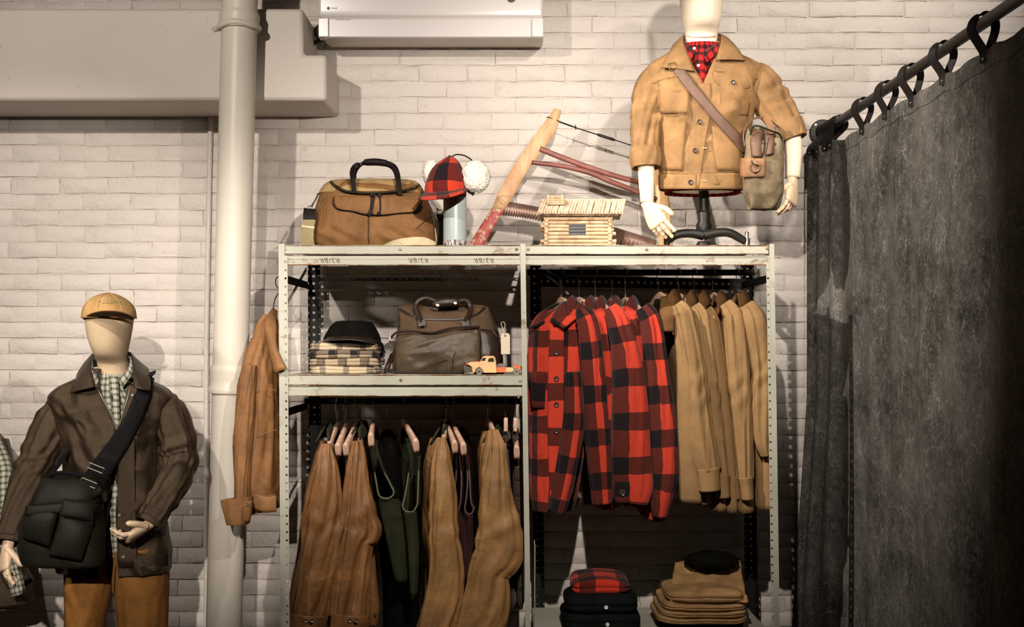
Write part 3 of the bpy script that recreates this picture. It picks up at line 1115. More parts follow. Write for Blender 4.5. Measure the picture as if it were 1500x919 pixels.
def hand(parent, wrist, fwd, back, size=1.0, curl=(0.5, 0.6, 0.7, 0.8), thumb_side=1, mat=None, spread=.08, thumb=(.5, .4)):
    """jointed mannequin hand: palm, four bent fingers of unequal length, thumb from the side of the palm.
    fwd: direction from wrist to knuckles, back: direction out of the back of the hand"""
    mat = mat or M['maple']
    f = unit(fwd); bk = np.asarray(back, float); bk = unit(bk - f * np.dot(bk, f)); s = np.cross(f, bk) * thumb_side
    w = np.asarray(wrist, float); k = size
    path = [w - f * .012 * k, w + f * .008 * k, w + f * .035 * k, w + f * .068 * k, w + f * .090 * k, w + f * .097 * k]
    V, F, U = cloth_tube(path, np.array([.024, .025, .034, .040, .039, .030]) * k, np.array([.019, .018, .017, .0155, .013, .008]) * k, s, 28, 28, e=2.6, bottom='close', top='close')
    hd = mesh_obj('hand', V, F, mat, parent, angle=180, weld=True)
    for i, (ln, r) in enumerate(((.074, .0088), (.082, .0092), (.076, .0088), (.060, .0078))):
        p = w + f * (.089 - .004 * abs(i - 1.2)) * k + s * (.0285 - .019 * i) * k
        d = unit(f + s * (.5 - i / 3.0) * spread * 2)
        pts, rr = [p - d * .006 * k], [r * k * .96]
        ang = 0
        for j, fr in enumerate((.45, .30, .25)):
            ang = ang + curl[i] * (0.75, 1.0, .6)[j]
            dd = d * math.cos(ang) - bk * math.sin(ang)
            l = ln * fr * k
            tap = (1.0, .92, .84)[j]
            pts += [pts[-1] + dd * l * .12, pts[-1] + dd * l * .5, pts[-1] + dd * l * .93]
            rr += [r * k * tap * 1.04, r * k * tap * .93, r * k * tap * 1.0]
        pts.append(pts[-1] + dd * .004 * k); rr.append(r * k * .72)
        pts.append(pts[-1] + dd * .003 * k); rr.append(r * k * .3)
        MB().tube(pts, rr, 12, smooth=34).build('finger', mat, hd, angle=180)
    p = w + f * .028 * k + s * .026 * k
    d1 = unit(f * .75 + s * .75 - bk * thumb[0]); d2 = unit(f * 1.0 + s * .25 - bk * (thumb[0] + thumb[1]))
    pts = [p - d1 * .01 * k, p + d1 * .015 * k, p + d1 * .038 * k, p + d1 * .042 * k + d2 * .014 * k, p + d1 * .042 * k + d2 * .028 * k, p + d1 * .042 * k + d2 * .036 * k]
    MB().tube(pts, np.array([.014, .0125, .0105, .0105, .0092, .004]) * k, 12, smooth=26).build('thumb', mat, hd, angle=180)
    return hd


def head_form(parent, rows, Y, mat, name='body', n=2.25, seam_mat=None):
    lv = Levels.px(rows, Y, n)
    z0, z1 = lv.M[0, 0], lv.M[-1, 0]
    V, F, U = lv.shell(z0 + 1e-4, z1 - 1e-4, 70, 56)
    nth = 57
    top = V[:nth].mean(0); bot = V[-nth:].mean(0)
    V = np.vstack([np.tile(top, (nth, 1)), V, np.tile(bot, (nth, 1))])
    mesh_obj(name, V, grid_faces(72, nth), mat, parent, angle=180, weld=True)
    return lv


# ================================================================== mannequin on the left, dark waxed jacket
YL = 4.35
mq = thing('mannequin', 'headed mannequin in a dark brown waxed jacket, check shirt and rust tan trousers', 'mannequin', (PX(168, YL), YL, 0))
head_form(mq, [(640, 120, 215, .09, 4.37), (590, 122, 210, .09, 4.37), (566, 134, 196, .07, 4.37), (545, 141, 187, .058, 4.37), (533, 142, 186, .056, 4.365), (527, 143, 185, .062, 4.352), (520, 142, 186, .078, 4.34),
              (508, 138, 188, .09, 4.335), (490, 132, 191, .098, 4.34), (470, 129, 193, .104, 4.345), (455, 130, 191, .10, 4.35), (445, 136, 184, .085, 4.352), (438, 147, 173, .05, 4.355), (436, 155, 165, .02, 4.355)], YL, M['linen'])
# jacket
lvj = Levels.px([(836, 92, 246, .135), (810, 90, 247, .135), (770, 92, 241, .130), (720, 97, 235, .125), (670, 100, 233, .125), (630, 92, 238, .128), (598, 80, 248, .122), (580, 76, 250, .112), (567, 90, 238, .098),
                 (556, 112, 214, .085), (546, 130, 197, .072), (538, 138, 190, .066)], YL, 2.5)
g = gap_fn(lvj, [(530, 141, 187), (560, 141, 190), (580, 148, 186), (600, 158, 181), (626, 170, 174), (690, 166, 168), (735, 160, 170), (808, 149, 173), (840, 147, 174)], YL - .12)


def coat_folds(th, z, p):
    x = np.sin(th); front = np.clip(np.cos(th), 0, 1)
    z = z + 0 * x
    q = fbm(np.stack([x * 2.2 + z * 5, z * 9, 0 * x], -1), 2, 5)
    q2 = fbm(np.stack([x * 1.5 - z * 3, z * 5, 0 * x + 7], -1), 2, 9)
    return front * (.008 * (1 - 2.5 * np.abs(q)) + .010 * q2)


V, F, U = lvj.shell(PZ(836, YL), PZ(540, YL), 110, 140, gap=g, fold=(.008, 3, 4), crease=(.007, 12), seed=3, extra=lambda th, z, p: 1.6 * coat_folds(th, z, p))
jk = mesh_obj('jacket', V, F, M['waxed_brown'], mq, uv=U, thick=.004, angle=180)
# shirt inside
lvs = Levels.px([(809, 104, 232, .105), (720, 106, 228, .108), (640, 104, 230, .108), (600, 104, 228, .10), (572, 120, 208, .085), (556, 132, 196, .072), (546, 137, 190, .065)], YL, 2.4)
V, F, U = lvs.shell(PZ(809, YL), PZ(548, YL), 60, 90, fold=(.004, 3, 4), crease=(.002, 12), seed=8)
sh = mesh_obj('shirt', V, F, M['green_check'], mq, uv=U, angle=180)
strip_px('shirt_collar', M['green_check'], sh, [(150, 526, 4.42), (137, 523, 4.37), (137, 540, 4.30), (147, 556, 4.275)], [(146, 532, 4.43), (132, 527, 4.36), (131, 548, 4.27), (141, 566, 4.245)], 18, 7, .004, .006)
strip_px('shirt_collar', M['green_check'], sh, [(178, 526, 4.42), (190, 522, 4.37), (188, 540, 4.30), (174, 556, 4.275)], [(184, 530, 4.43), (195, 526, 4.36), (193, 548, 4.27), (180, 568, 4.245)], 18, 7, .004, .006)
strip_px('shirt_placket', M['green_check'], sh, [(159, 552, 4.268), (163, 590, 4.235), (166, 630, 4.23)], [(173, 552, 4.268), (175, 590, 4.235), (176, 630, 4.23)], 10, 4, .003)
for px, py in ((163.5, 582), (141.5, 566)):
    button('shirt_button', M['horn'], sh, P(px, py, 4.226), .006)
# jacket collar wings and front edges
strip_px('collar', M['waxed_brown'], jk, [(152, 522, 4.45), (137, 518, 4.38), (132, 534, 4.29), (135, 550, 4.24), (138, 567, 4.210)], [(146, 536, 4.47), (118, 543, 4.40), (111, 558, 4.30), (107, 567, 4.265), (103.5, 576, 4.235)], 22, 9, .006, .012)
strip_px('collar', M['waxed_brown'], jk, [(175, 522, 4.45), (190, 516, 4.38), (194, 534, 4.29), (195, 550, 4.24), (197, 568, 4.210)], [(186, 534, 4.47), (214, 538, 4.40), (219, 554, 4.30), (220, 563, 4.265), (219, 573, 4.235)], 22, 9, .006, .012)
patch_part('lapel', M['waxed_brown'], jk, lvj, [((186, 565), (205, 560)), ((181, 595), (214, 590)), ((174, 625), (202, 640))], off=.010)
seam(lvj, [(141, 566), (150, 583), (160, 603), (171, 627)], M['zip'], jk, .008, .0022, 'zip')
seam(lvj, [(190, 566), (186, 583), (180, 603), (174, 625)], M['zip'], jk, .014, .0018, 'zip')
seam(lvj, [(160, 735), (155, 770), (149, 812)], M['zip'], jk, .008, .002, 'zip')
# placket, pockets, studs
patch_part('placket', M['waxed_brown'], jk, lvj, [((174, 640), (196, 640)), ((172, 720), (197, 720)), ((174, 830), (200, 830))], off=.008)
for px, py in ((162, 691), (175, 754), (181, 815), (146, 821)):
    button('stud', M['zip'], jk, lvj.front_px(px, py, .012), .0075)
button('stud', M['zip'], jk, P(194.5, 578, 4.19), .007)
seam(lvj, [(120, 600), (150, 618), (165, 626)], M['waxed_seam'], jk)
seam(lvj, [(205, 600), (225, 612), (240, 610)], M['waxed_seam'], jk)
seam(lvj, [(206, 628), (207, 700), (208, 760)], M['waxed_seam'], jk)
patch_part('hem_band', M['waxed_brown'], jk, lvj, [((177, 818), (243, 812)), ((177, 832), (243, 828))], off=.006, n=6)
patch_part('pocket_flap', M['waxed_brown'], jk, lvj, [((188, 762), (236, 755)), ((188, 790), (238, 785))], off=.012, bulge=.006)
patch_part('slash_pocket', M['waxed_seam'], jk, lvj, [((190.5, 606), (193, 606)), ((190, 618), (192.5, 618))], off=.01, n=4, m=4)
# sleeves
arm('sleeve', M['waxed_brown'], jk, [(118, 594, 4.39), (100, 596, 4.38), (84, 615, 4.36), (66, 652, 4.33), (48, 695, 4.28), (31, 740, 4.21), (16, 790, 4.15)], [14, 25, 29, 27, 26, 25, 20], seed=21, fold=(.010, 2, 5), crease=(.011, 13), kink=[(.5, .07, .006, 90), (.12, .05, .004, 80)])
arm('sleeve', M['waxed_brown'], jk, [(212, 594, 4.39), (230, 594, 4.38), (246, 610, 4.36), (258, 640, 4.35), (263, 674, 4.33), (250, 712, 4.26), (219, 763, 4.17)], [14, 25, 28, 26, 24.5, 23, 18], seed=25, fold=(.010, 2, 5), crease=(.011, 13), kink=[(.5, .07, .006, 90), (.85, .05, .004, 100)])
for a, b, hw in (((21, 768, 4.176), (14, 796, 4.145), 22), ((228, 749, 4.19), (216, 768, 4.165), 19)):
    arm('cuff', M['waxed_brown'], jk, [a, ((a[0] + b[0]) / 2, (a[1] + b[1]) / 2, (a[2] + b[2]) / 2), b], [hw + 1, hw, hw], nring=16, fold=(.003, 2, 3), seed=30)
# hands
hand(mq, P(12, 797, 4.145), (-.02, -.35, -1.0), (-.75, -.62, .1), .97, (.30, .45, .6, .75), -1, thumb=(.55, .3))
hand(mq, P(219, 768, 4.17), (-.62, -.6, -.45), (.1, -.55, -.95), .97, (.55, .7, .8, .9), 1, thumb=(.4, .3))
# trousers
tr = []
legs = MB()
for rows, sd in (([(800, 100, 172), (826, 98, 172), (850, 99, 166), (880, 99, 159), (919, 99, 151), (1000, 101, 150), (1150, 104, 150)], 1), ([(800, 165, 242), (826, 165, 244), (850, 168, 244), (880, 173, 243), (919, 178, 242), (1000, 178, 238), (1150, 180, 232)], 2)):
    path, w = rows_path(rows, YL)
    d = np.interp(np.arange(len(w)), [0, 3, 6], [.12, .105, .085])
    V, F, U = cloth_tube(path, w, d, (1, 0, 0), 60, 90, fold=(.010, 2, 3), crease=(.004, 8), seed=40 + sd, bottom='hollow')
    legs.add(V, F, U)
to = legs.build('trousers', M['pants'], mq, angle=180, weld=True)
MB().tube([P(167, 826, 4.205), P(166, 842, 4.215), P(165, 868, 4.235)], .0022, 6).build('seam', M['camel_seam'], to)
# base: steel plate and rods from the floor into the trouser legs
base = MB().lathe([(.17, 0), (.17, .006), (.165, .008), (0, .008)], (PX(168, YL), YL, 0), (0, 0, 1), 40)
for px in (127, 206):
    base.tube([(PX(px, YL), YL, .006), (PX(px, YL), YL, .5)], .011, 10)
base.build('stand', M['steel'], mq)

# cap on its head
cp = thing('baseball_cap', 'ochre canvas baseball cap with green lettering on the left mannequin', 'cap', P(159, 466, 4.34))
lvc = Levels.px([(469, 122, 197, .118), (462, 122.5, 196.5, .118), (452, 125, 194, .114), (443, 131, 188, .102), (435, 142, 177, .075), (430, 153, 166, .03), (429, 158, 161, .008)], 4.345, 2.1)
V, F, U = lvc.shell(PZ(466.5, 4.345), PZ(429.2, 4.345), 40, 64, fold=(.003, 2, 8), crease=(.0015, 20), seed=3)
crown = mesh_obj('crown', V, F, M['cap'], cp, thick=.003, angle=180)
for a in (-.9, 0, .9, 2.1, 3.14, -2.1):
    zz = np.linspace(PZ(467, 4.345), PZ(430, 4.345), 20)
    MB().tube(lvc.point(np.full(20, a), zz, .001), .0011, 6).build('panel_seam', M['cap'], crown)
strip_px('brim', M['cap'], cp, [(123.5, 467.5, 4.32), (132, 465, 4.265), (145, 463, 4.235), (159, 462.3, 4.226), (173, 463, 4.235), (187, 465, 4.265), (196, 467.5, 4.32)],
         [(121.5, 467.5, 4.285), (128, 461.5, 4.22), (142, 456.3, 4.155), (158, 454.5, 4.135), (175, 456.3, 4.155), (190, 461.5, 4.22), (197.5, 467, 4.285)], 40, 10, .004)
strip_px('brim_lining', M['cap_under'], cp, [(125, 468.6, 4.322), (133, 466.3, 4.268), (146, 464.4, 4.238), (159, 463.7, 4.23), (173, 464.4, 4.238), (186, 466.3, 4.268), (195, 468.6, 4.322)],
         [(122.8, 468.6, 4.292), (129, 463.1, 4.226), (143, 458.2, 4.161), (158, 456.5, 4.142), (174, 458.2, 4.161), (189, 463.1, 4.226), (196.6, 468.2, 4.292)], 40, 8, .002, label='dark brown lining under the brim')
MB().lathe([(.006, -.002), (.006, .001), (.003, .003), (0, .0035)], P(159.5, 429.6, 4.345), (0, 0, 1), 12).build('top_button', M['cap'], cp)
for k, ch in enumerate('FILSON'):
    px = 146 + k * 5.2
    q = lvc.front_px(px, 440.3 + ((k - 2.5) ** 2) * .16, .006)
    text_obj('letter', ch, M['thread_green'], crown, q, .0135, rot=(PI / 2 - .45, -(k - 2.5) * .045, (k - 2.5) * .10))
seam(lvc, [(148, 444.5), (158, 443.8), (168, 444.5)], M['thread_green'], crown, .003, .0007, 'stitched_line')

# shoulder bag of the left mannequin
YBg = 4.075
bg = thing('messenger_bag', 'dark olive shoulder bag with flap pockets hanging at the left mannequin hip', 'bag', P(92, 828, YBg))
lvb = Levels.px([(829, 46, 146, .055), (824, 38, 150, .078), (800, 33, 150, .092), (770, 36, 148, .095), (740, 46, 146, .09), (715, 60, 142, .072), (701, 70, 136, .05), (697, 74, 130, .03)], YBg, 3.0)
V, F, U = lvb.shell(PZ(828.9, YBg), PZ(697.3, YBg), 70, 96, fold=(.005, 2, 6), crease=(.004, 12), seed=12)
nth = 97
V = np.vstack([np.tile(V[:nth].mean(0), (nth, 1)), V, np.tile(V[-nth:].mean(0), (nth, 1))])
bb = mesh_obj('bag_body', V, grid_faces(72, nth), M['olive_twill'], bg, angle=180, weld=True)
patch_part('top_flap', M['olive_twill'], bg, lvb, [((66, 702), (138, 702)), ((54, 722), (146, 722)), ((46, 741), (130, 735))], off=.008, bulge=.008, thick=.005)
patch_part('end_pocket', M['olive_twill'], bg, lvb, [((44, 748), (90, 742)), ((38, 765), (84, 762)), ((36, 790), (72, 803))], off=.012, bulge=.028, thick=.004, label='bulging end pocket')
patch_part('pocket_flap', M['olive_twill'], bg, lvb, [((44, 742), (94, 736)), ((42, 756), (88, 752))], off=.030, bulge=.006, thick=.004, n=6)
patch_part('front_pocket', M['olive_twill'], bg, lvb, [((88, 752), (131, 764)), ((82, 780), (125, 790)), ((72, 815), (117, 823))], off=.016, bulge=.026, thick=.004, label='pleated front pocket')
patch_part('pocket_flap', M['olive_twill'], bg, lvb, [((92, 731), (136, 737)), ((86, 756), (131, 766))], off=.038, bulge=.005, thick=.004, n=6)
MB().tube([P(71, 700, 4.05), P(80, 694, 4.03), P(100, 693, 4.02), P(122, 697, 4.03)], .007, 10, smooth=16).build('carry_handle', M['black_web'], bg)
# shoulder strap over the chest, buckles
A = [((106, 727), (140, 741)), ((118, 706), (151, 720)), ((134, 680), (164, 692)), ((158, 648), (184, 662)), ((182, 612), (204, 626)), ((192, 590), (213, 604)), ((204, 564), (223, 573)), ((211, 549), (226, 554))]
Aa = cr(np.array([[a[0], a[1], b[0], b[1]] for a, b in A], float), 40)
t = np.linspace(0, 1, 6)
px = Aa[:, None, 0] * (1 - t) + Aa[:, None, 2] * t; py = Aa[:, None, 1] * (1 - t) + Aa[:, None, 3] * t
G = lvj.front_px(px, py, .022)
blend = np.clip((14 - np.arange(40)) / 14.0, 0, 1)[:, None]
for i in range(40):
    for j in range(6):
        y = G[i, j, 1] * (1 - blend[i, 0]) + 4.0 * blend[i, 0]
        G[i, j] = P(px[i, j], py[i, j], y)
stp = mesh_obj('shoulder_strap', G.reshape(-1, 3), grid_faces(40, 6), M['black_web'], bg, thick=.004, offset=0, angle=60)
MB().ribbon([P(218, 551, 4.30), P(219, 546, 4.38), P(212, 556, 4.47)], (1, 0, .3), .045, .004, smooth=10).build('shoulder_strap', M['black_web'], bg)
MB().ribbon([P(68, 706, 4.12), P(84, 684, 4.2), P(104, 655, 4.3), P(118, 640, 4.38)], (1, 0, .8), .036, .004, smooth=12).build('shoulder_strap', M['black_web'], bg)
for (x0, y0), (x1, y1) in (((131, 678), (153, 687)), ((120, 700), (142, 709))):
    ya = 4.02
    c4 = [P(x0, y0, ya), P(x1, y1, ya), P(x1 - 3, y1 + 7, ya), P(x0 - 3, y0 + 7, ya), P(x0, y0, ya)]
    MB().tube(c4, .0021, 8).build('buckle', M['zip'], bg)

# mannequin cut by the left frame edge
YE = 4.80
me_ = thing('mannequin', 'half hidden mannequin in a dark jacket over a check shirt at the left frame edge', 'mannequin', (PX(-60, YE), YE, 0))
lve = Levels.px([(886, -150, 46, .12), (840, -150, 38, .12), (780, -145, 26, .12), (720, -140, 15, .12), (670, -138, 10, .12), (645, -130, 4, .11), (630, -110, -10, .09), (622, -90, -30, .07)], YE, 2.4)
ge = gap_fn(lve, [(620, -64, -56), (700, -72, -48), (890, -80, -40)], YE - .1)
V, F, U = lve.shell(PZ(884, YE), PZ(623, YE), 60, 90, gap=ge, fold=(.006, 3, 4), crease=(.004, 12), seed=33)
je = mesh_obj('jacket', V, F, M['waxed_brown'], me_, uv=U, thick=.004, angle=180)
V, F, U = Levels.px([(890, -140, 30, .10), (700, -130, 2, .10), (640, -112, -12, .085), (622, -84, -36, .06)], YE, 2.4).shell(PZ(889, YE), PZ(623, YE), 40, 70, fold=(.004, 3, 3), seed=35)
mesh_obj('shirt', V, F, M['green_check'], me_, uv=U, angle=180)
arm('shirt_sleeve', M['green_check'], me_, [(-20, 640, 4.76), (2, 680, 4.72), (6, 720, 4.68), (10, 790, 4.66), (28, 872, 4.64)], [16, 13, 12, 11, 10], seed=50, fold=(.004, 2, 4))
arm('sleeve', M['waxed_brown'], je, [(-10, 650, 4.80), (4, 700, 4.78), (8, 760, 4.75), (18, 830, 4.72), (32, 858, 4.70)], [22, 20, 19, 18, 17], seed=51, fold=(.005, 2, 4), crease=(.004, 12))
head_form(me_, [(640, -90, -35, .07), (610, -84, -38, .058), (590, -86, -36, .07), (560, -94, -28, .10), (520, -92, -30, .10), (500, -70, -52, .04)], YE, M['linen'])
MB().lathe([(.15, 0), (.15, .008), (.02, .012), (.012, .02), (.012, .95), (0, .95)], (PX(-60, YE), YE, 0), (0, 0, 1), 30).build('stand', M['steel'], me_)

# ================================================================== bust mannequin on top of the unit
YU = 4.76
mu = thing('mannequin', 'bust mannequin in a camel canvas jacket standing on top of the shelving unit', 'mannequin', (PX(1031, YU), YU, ZT))
head_form(mu, [(280, 985, 1075, .09), (200, 975, 1085, .095), (130, 965, 1090, .09), (100, 980, 1075, .08), (82, 996, 1058, .062), (64, 1002, 1052, .058), (52, 1003, 1051, .058), (47, 1004, 1050, .068, 4.75), (41, 1002, 1052, .084, 4.745), (28, 999, 1055, .096, 4.745),
               (5, 996, 1057, .105, 4.75), (-20, 996, 1057, .106, 4.755), (-40, 1005, 1048, .085, 4.76), (-50, 1017, 1036, .04, 4.76)], YU, M['cream_form'])
MB().tube([P(1002, 52, 4.70), P(1013, 54, 4.698), P(1027, 54.5, 4.698), P(1040, 54, 4.70), P(1052, 52, 4.71)], .0012, 6, smooth=16).build('neck_joint', M['camel_seam'], mu)
lvu = Levels.px([(278, 967, 1091, .125), (255, 966, 1092, .122), (200, 964, 1096, .120), (160, 956, 1103, .122), (125, 948, 1112, .118), (105, 946, 1114, .108), (92, 956, 1104, .096), (82, 974, 1084, .084), (72, 990, 1066, .074), (64, 999, 1056, .068)], YU, 2.5)
gu = gap_fn(lvu, [(60, 1001, 1052), (75, 1005, 1051), (95, 1014, 1042), (119, 1028, 1031), (135, 1030, 1030.5), (200, 1024, 1024.5), (280, 1021, 1021.5)], YU - .11)
V, F, U = lvu.shell(PZ(277, YU), PZ(66, YU), 110, 150, gap=gu, fold=(.007, 2.5, 4), crease=(.0045, 12), seed=61, extra=lambda th, z, p: 1.25 * coat_folds(th, z, p))
ju = mesh_obj('jacket', V, F, M['camel'], mu, uv=U, thick=.004, angle=180)
lvus = Levels.px([(284, 974, 1084, .108), (200, 975, 1086, .10), (130, 965, 1098, .10), (105, 962, 1098, .09), (88, 984, 1072, .075), (72, 996, 1058, .066), (64, 1001, 1053, .062)], YU, 2.4)
V, F, U = lvus.shell(PZ(284, YU), PZ(66, YU), 60, 90, fold=(.003, 3, 3), seed=66)
su = mesh_obj('shirt', V, F, M['red_check'], mu, uv=U, angle=180)
strip_px('shirt_collar', M['red_check'], su, [(1014, 53, 4.82), (1003, 53, 4.76), (1004, 64, 4.69), (1019, 77, 4.665)], [(1008, 60, 4.83), (998, 57, 4.75), (999, 74, 4.67), (1012, 90, 4.65)], 18, 7, .004, .006)
strip_px('shirt_collar', M['red_check'], su, [(1040, 53, 4.82), (1051, 51, 4.76), (1049, 64, 4.69), (1028, 77, 4.665)], [(1046, 60, 4.83), (1055, 55, 4.75), (1053, 74, 4.67), (1036, 92, 4.65)], 18, 7, .004, .006)
strip_px('shirt_placket', M['red_check'], su, [(1017, 76, 4.66), (1019, 100, 4.648), (1022, 122, 4.64)], [(1031, 76, 4.66), (1032, 100, 4.648), (1034, 122, 4.64)], 10, 4, .003)
for px, py in ((1023, 96), (1017, 71)): button('shirt_button', M['pearl'], su, P(px, py, 4.642), .0055)
# collar, lapels, placket, waistband
strip_px('collar', M['camel'], ju, [(1018, 52, 4.85), (1003, 51, 4.78), (1001, 62, 4.69), (1010, 85, 4.648), (1018, 105, 4.630)], [(1010, 62, 4.87), (990, 63, 4.80), (979, 81, 4.70), (972, 92, 4.672), (968, 99, 4.655)], 26, 10, .006, .012)
strip_px('collar', M['camel'], ju, [(1040, 52, 4.85), (1054, 50, 4.78), (1056, 60, 4.69), (1053, 72, 4.655), (1049, 88, 4.638)], [(1046, 62, 4.87), (1066, 58, 4.80), (1079, 70, 4.70), (1086, 80, 4.672), (1092, 89, 4.655)], 26, 10, .006, .012)
patch_part('placket', M['camel'], ju, lvu, [((1021, 122), (1040, 122)), ((1020, 170), (1040, 170)), ((1011, 205), (1034, 205)), ((1008, 277), (1024, 277))], off=.007)
patch_part('waistband', M['camel'], ju, lvu, [((968, 256), (1021, 256)), ((968, 277), (1020, 277))], off=.008, n=8, m=16)
patch_part('waistband', M['camel'], ju, lvu, [((1024, 254), (1090, 253)), ((1024, 277), (1090, 277))], off=.006, n=8, m=16)
patch_part('pocket_flap', M['camel'], ju, lvu, [((1045, 105), (1105, 115)), ((1045, 115), (1102, 124)), ((1052, 125), (1094, 130))], off=.009, bulge=.003, n=12)
patch_part('chest_pocket', M['camel'], ju, lvu, [((1048, 112), (1100, 118)), ((1049, 140), (1098, 146)), ((1052, 165), (1094, 170))], off=.005, bulge=.002, n=12)
patch_part('chest_pocket', M['camel'], ju, lvu, [((965, 118), (1009, 113)), ((967, 140), (1010, 138)), ((968, 166), (1008, 166))], off=.005, bulge=.002, n=12)
patch_part('hip_pocket', M['camel'], ju, lvu, [((967, 178), (1006, 178)), ((967, 215), (1003, 215)), ((968, 250), (1000, 249))], off=.006, bulge=.006, n=12)
patch_part('hip_pocket', M['camel'], ju, lvu, [((1043, 185), (1088, 190)), ((1044, 215), (1089, 220)), ((1050, 249), (1089, 252))], off=.006, bulge=.006, n=12)
for px, py in ((1025, 178.5), (1019, 220.5), (1012.5, 267), (1073, 121)):
    button('button', M['horn'], ju, lvu.front_px(px, py, .014), .0095)
for a, b in (((1027, 217), (1036, 217)), ((1027, 265), (1036, 265))):
    q = lvu.front_px(np.array([a[0], b[0]]), np.array([a[1], b[1]]), .0095)
    MB().tube(q, .0018, 6).build('buttonhole', M['linen'], ju)
for pts in ([(957, 122), (980, 114), (1010, 111)], [(1046, 104), (1075, 107), (1108, 116)], [(1010, 112), (1010, 150), (1003, 215), (1000, 248), (972, 250)], [(1040, 122), (1041, 170), (1048, 240), (1055, 250), (1088, 252)], [(968, 254), (1000, 254), (1020, 255)],
            [(1025, 253), (1060, 252), (1090, 251)], [(1056, 132), (1055, 150), (1054, 168)], [(1010, 113), (1009, 140), (1008, 166)], [(966, 167), (985, 168), (1008, 167)]):
    seam(lvu, pts, M['camel_seam'], ju, .0085, .0010)
arm('sleeve', M['camel'], ju, [(992, 112, 4.79), (972, 114, 4.78), (956, 130, 4.76), (948, 158, 4.73), (945, 190, 4.70), (945, 218, 4.69), (946, 243, 4.68)], [14, 24, 26, 23.5, 21.5, 20.5, 20], seed=71, fold=(.008, 2, 4), crease=(.008, 11), kink=[(.55, .06, .005, 90)])
arm('sleeve', M['camel'], ju, [(1070, 112, 4.79), (1090, 110, 4.78), (1108, 120, 4.76), (1124, 142, 4.74), (1142, 168, 4.71), (1156, 192, 4.68), (1161, 204, 4.675)], [14, 25, 28, 28, 25, 20.5, 19.5], seed=75, fold=(.008, 2, 4), crease=(.008, 11), kink=[(.5, .06, .005, 90)])
arm('turned_cuff', M['camel'], ju, [(945, 218, 4.69), (946, 232, 4.685), (947, 246, 4.68)], [21.5, 23, 20.5], nring=22, fold=(.005, 2, 8), crease=(.004, 30), seed=76, top='hollow')
arm('turned_cuff', M['camel'], ju, [(1152, 180, 4.69), (1157, 192, 4.685), (1161, 204, 4.68)], [23, 22.5, 21], nring=22, fold=(.003, 2, 8), crease=(.002, 30), seed=77, top='hollow')
# forearms and hands of the form
f1 = arm('forearm', M['cream_form'], mu, [(946, 232, 4.685), (947, 265, 4.67), (948, 297, 4.655)], [12.5, 11.5, 9.5], nring=20, nseg=32, bottom='close')
f2 = arm('forearm', M['cream_form'], mu, [(1160, 192, 4.68), (1162, 225, 4.665), (1161, 261, 4.65)], [13, 12.5, 10.5], nring=20, nseg=32, bottom='close')
hand(mu, P(949, 300, 4.653), (.42, -.30, -.86), (-.55, -.80, .05), 1.0, (.10, .25, .4, .5), -1, mat=M['maple'], thumb=(.15, .1), spread=.2)
hand(mu, P(1161, 266, 4.648), (-.12, -.30, -.95), (.75, -.60, .10), 1.0, (.40, .55, .7, .8), 1, mat=M['maple'], thumb=(.5, .35))
# iron stand: pole, curved two-armed base with pegs
st = MB().tube([P(1031, 275, YU), P(1031, 330, YU)], .020, 20).build('pole', M['iron'], mu)
MB().lathe([(.021, .05), (.026, .04), (.024, .01), (.032, -.005), (.030, -.03), (.02, -.04), (0, -.04)], P(1031, 328, YU - .02), (0, 0, 1), 24).build('collar_ring', M['iron'], mu)
Yst = YU - .06
zb_ = ZT


def zpy(py): return PZ(py, Yst)


for sgn, pts in ((-1, [(1031, 345), (1012, 342), (992, 344), (978, 353)]), (1, [(1031, 345), (1052, 341), (1070, 342), (1092, 354)])):
    c = np.array([P(x, y, Yst) for x, y in pts])
    V, F, U = cloth_tube(c, [.018, .016, .015, .013], [.020, .018, .017, .014], (0, .3, 1), 20, 30, e=3, bottom='close')
    mesh_obj('base_arm', V, F, M['iron'], mu, angle=180, weld=True)
for px in (977, 1094):
    c = P(px, 350, Yst); c[2] = ZT
    h = PZ(345, Yst) - ZT
    MB().lathe([(.016, 0), (.016, .008), (.012, .010), (.013, h * .75), (.008, h * .8), (.007, h), (.008, h + .012), (0, h + .016)], c, (0, 0, 1), 18).build('base_peg', M['steel'] if px > 1000 else M['iron'], mu)
c = P(1031, 350, Yst); c[2] = ZT
MB().lathe([(.03, 0), (.03, .02), (.022, .03), (0, .03)], c, (0, 0, 1), 20).build('base_foot', M['iron'], mu)

# field bag slung from its leather strap
YG = 4.60
fb = thing('field_bag', 'faded olive canvas field bag with leather flap pulls at the bust mannequin side', 'bag', P(1117, 312, YG))
lvg = Levels.px([(308, 1094, 1136, .035), (300, 1092, 1142, .05), (275, 1090, 1146, .06), (245, 1090, 1147, .062), (215, 1092, 1146, .062), (195, 1094, 1144, .055), (183, 1098, 1140, .04)], YG, 2.7)


def bag_hem(th, z, p):
    low = np.clip((PZ(285, YG) - z) / .06, 0, 1)
    return low * -.014 * (1 + np.cos(th * 5 + 1.0))


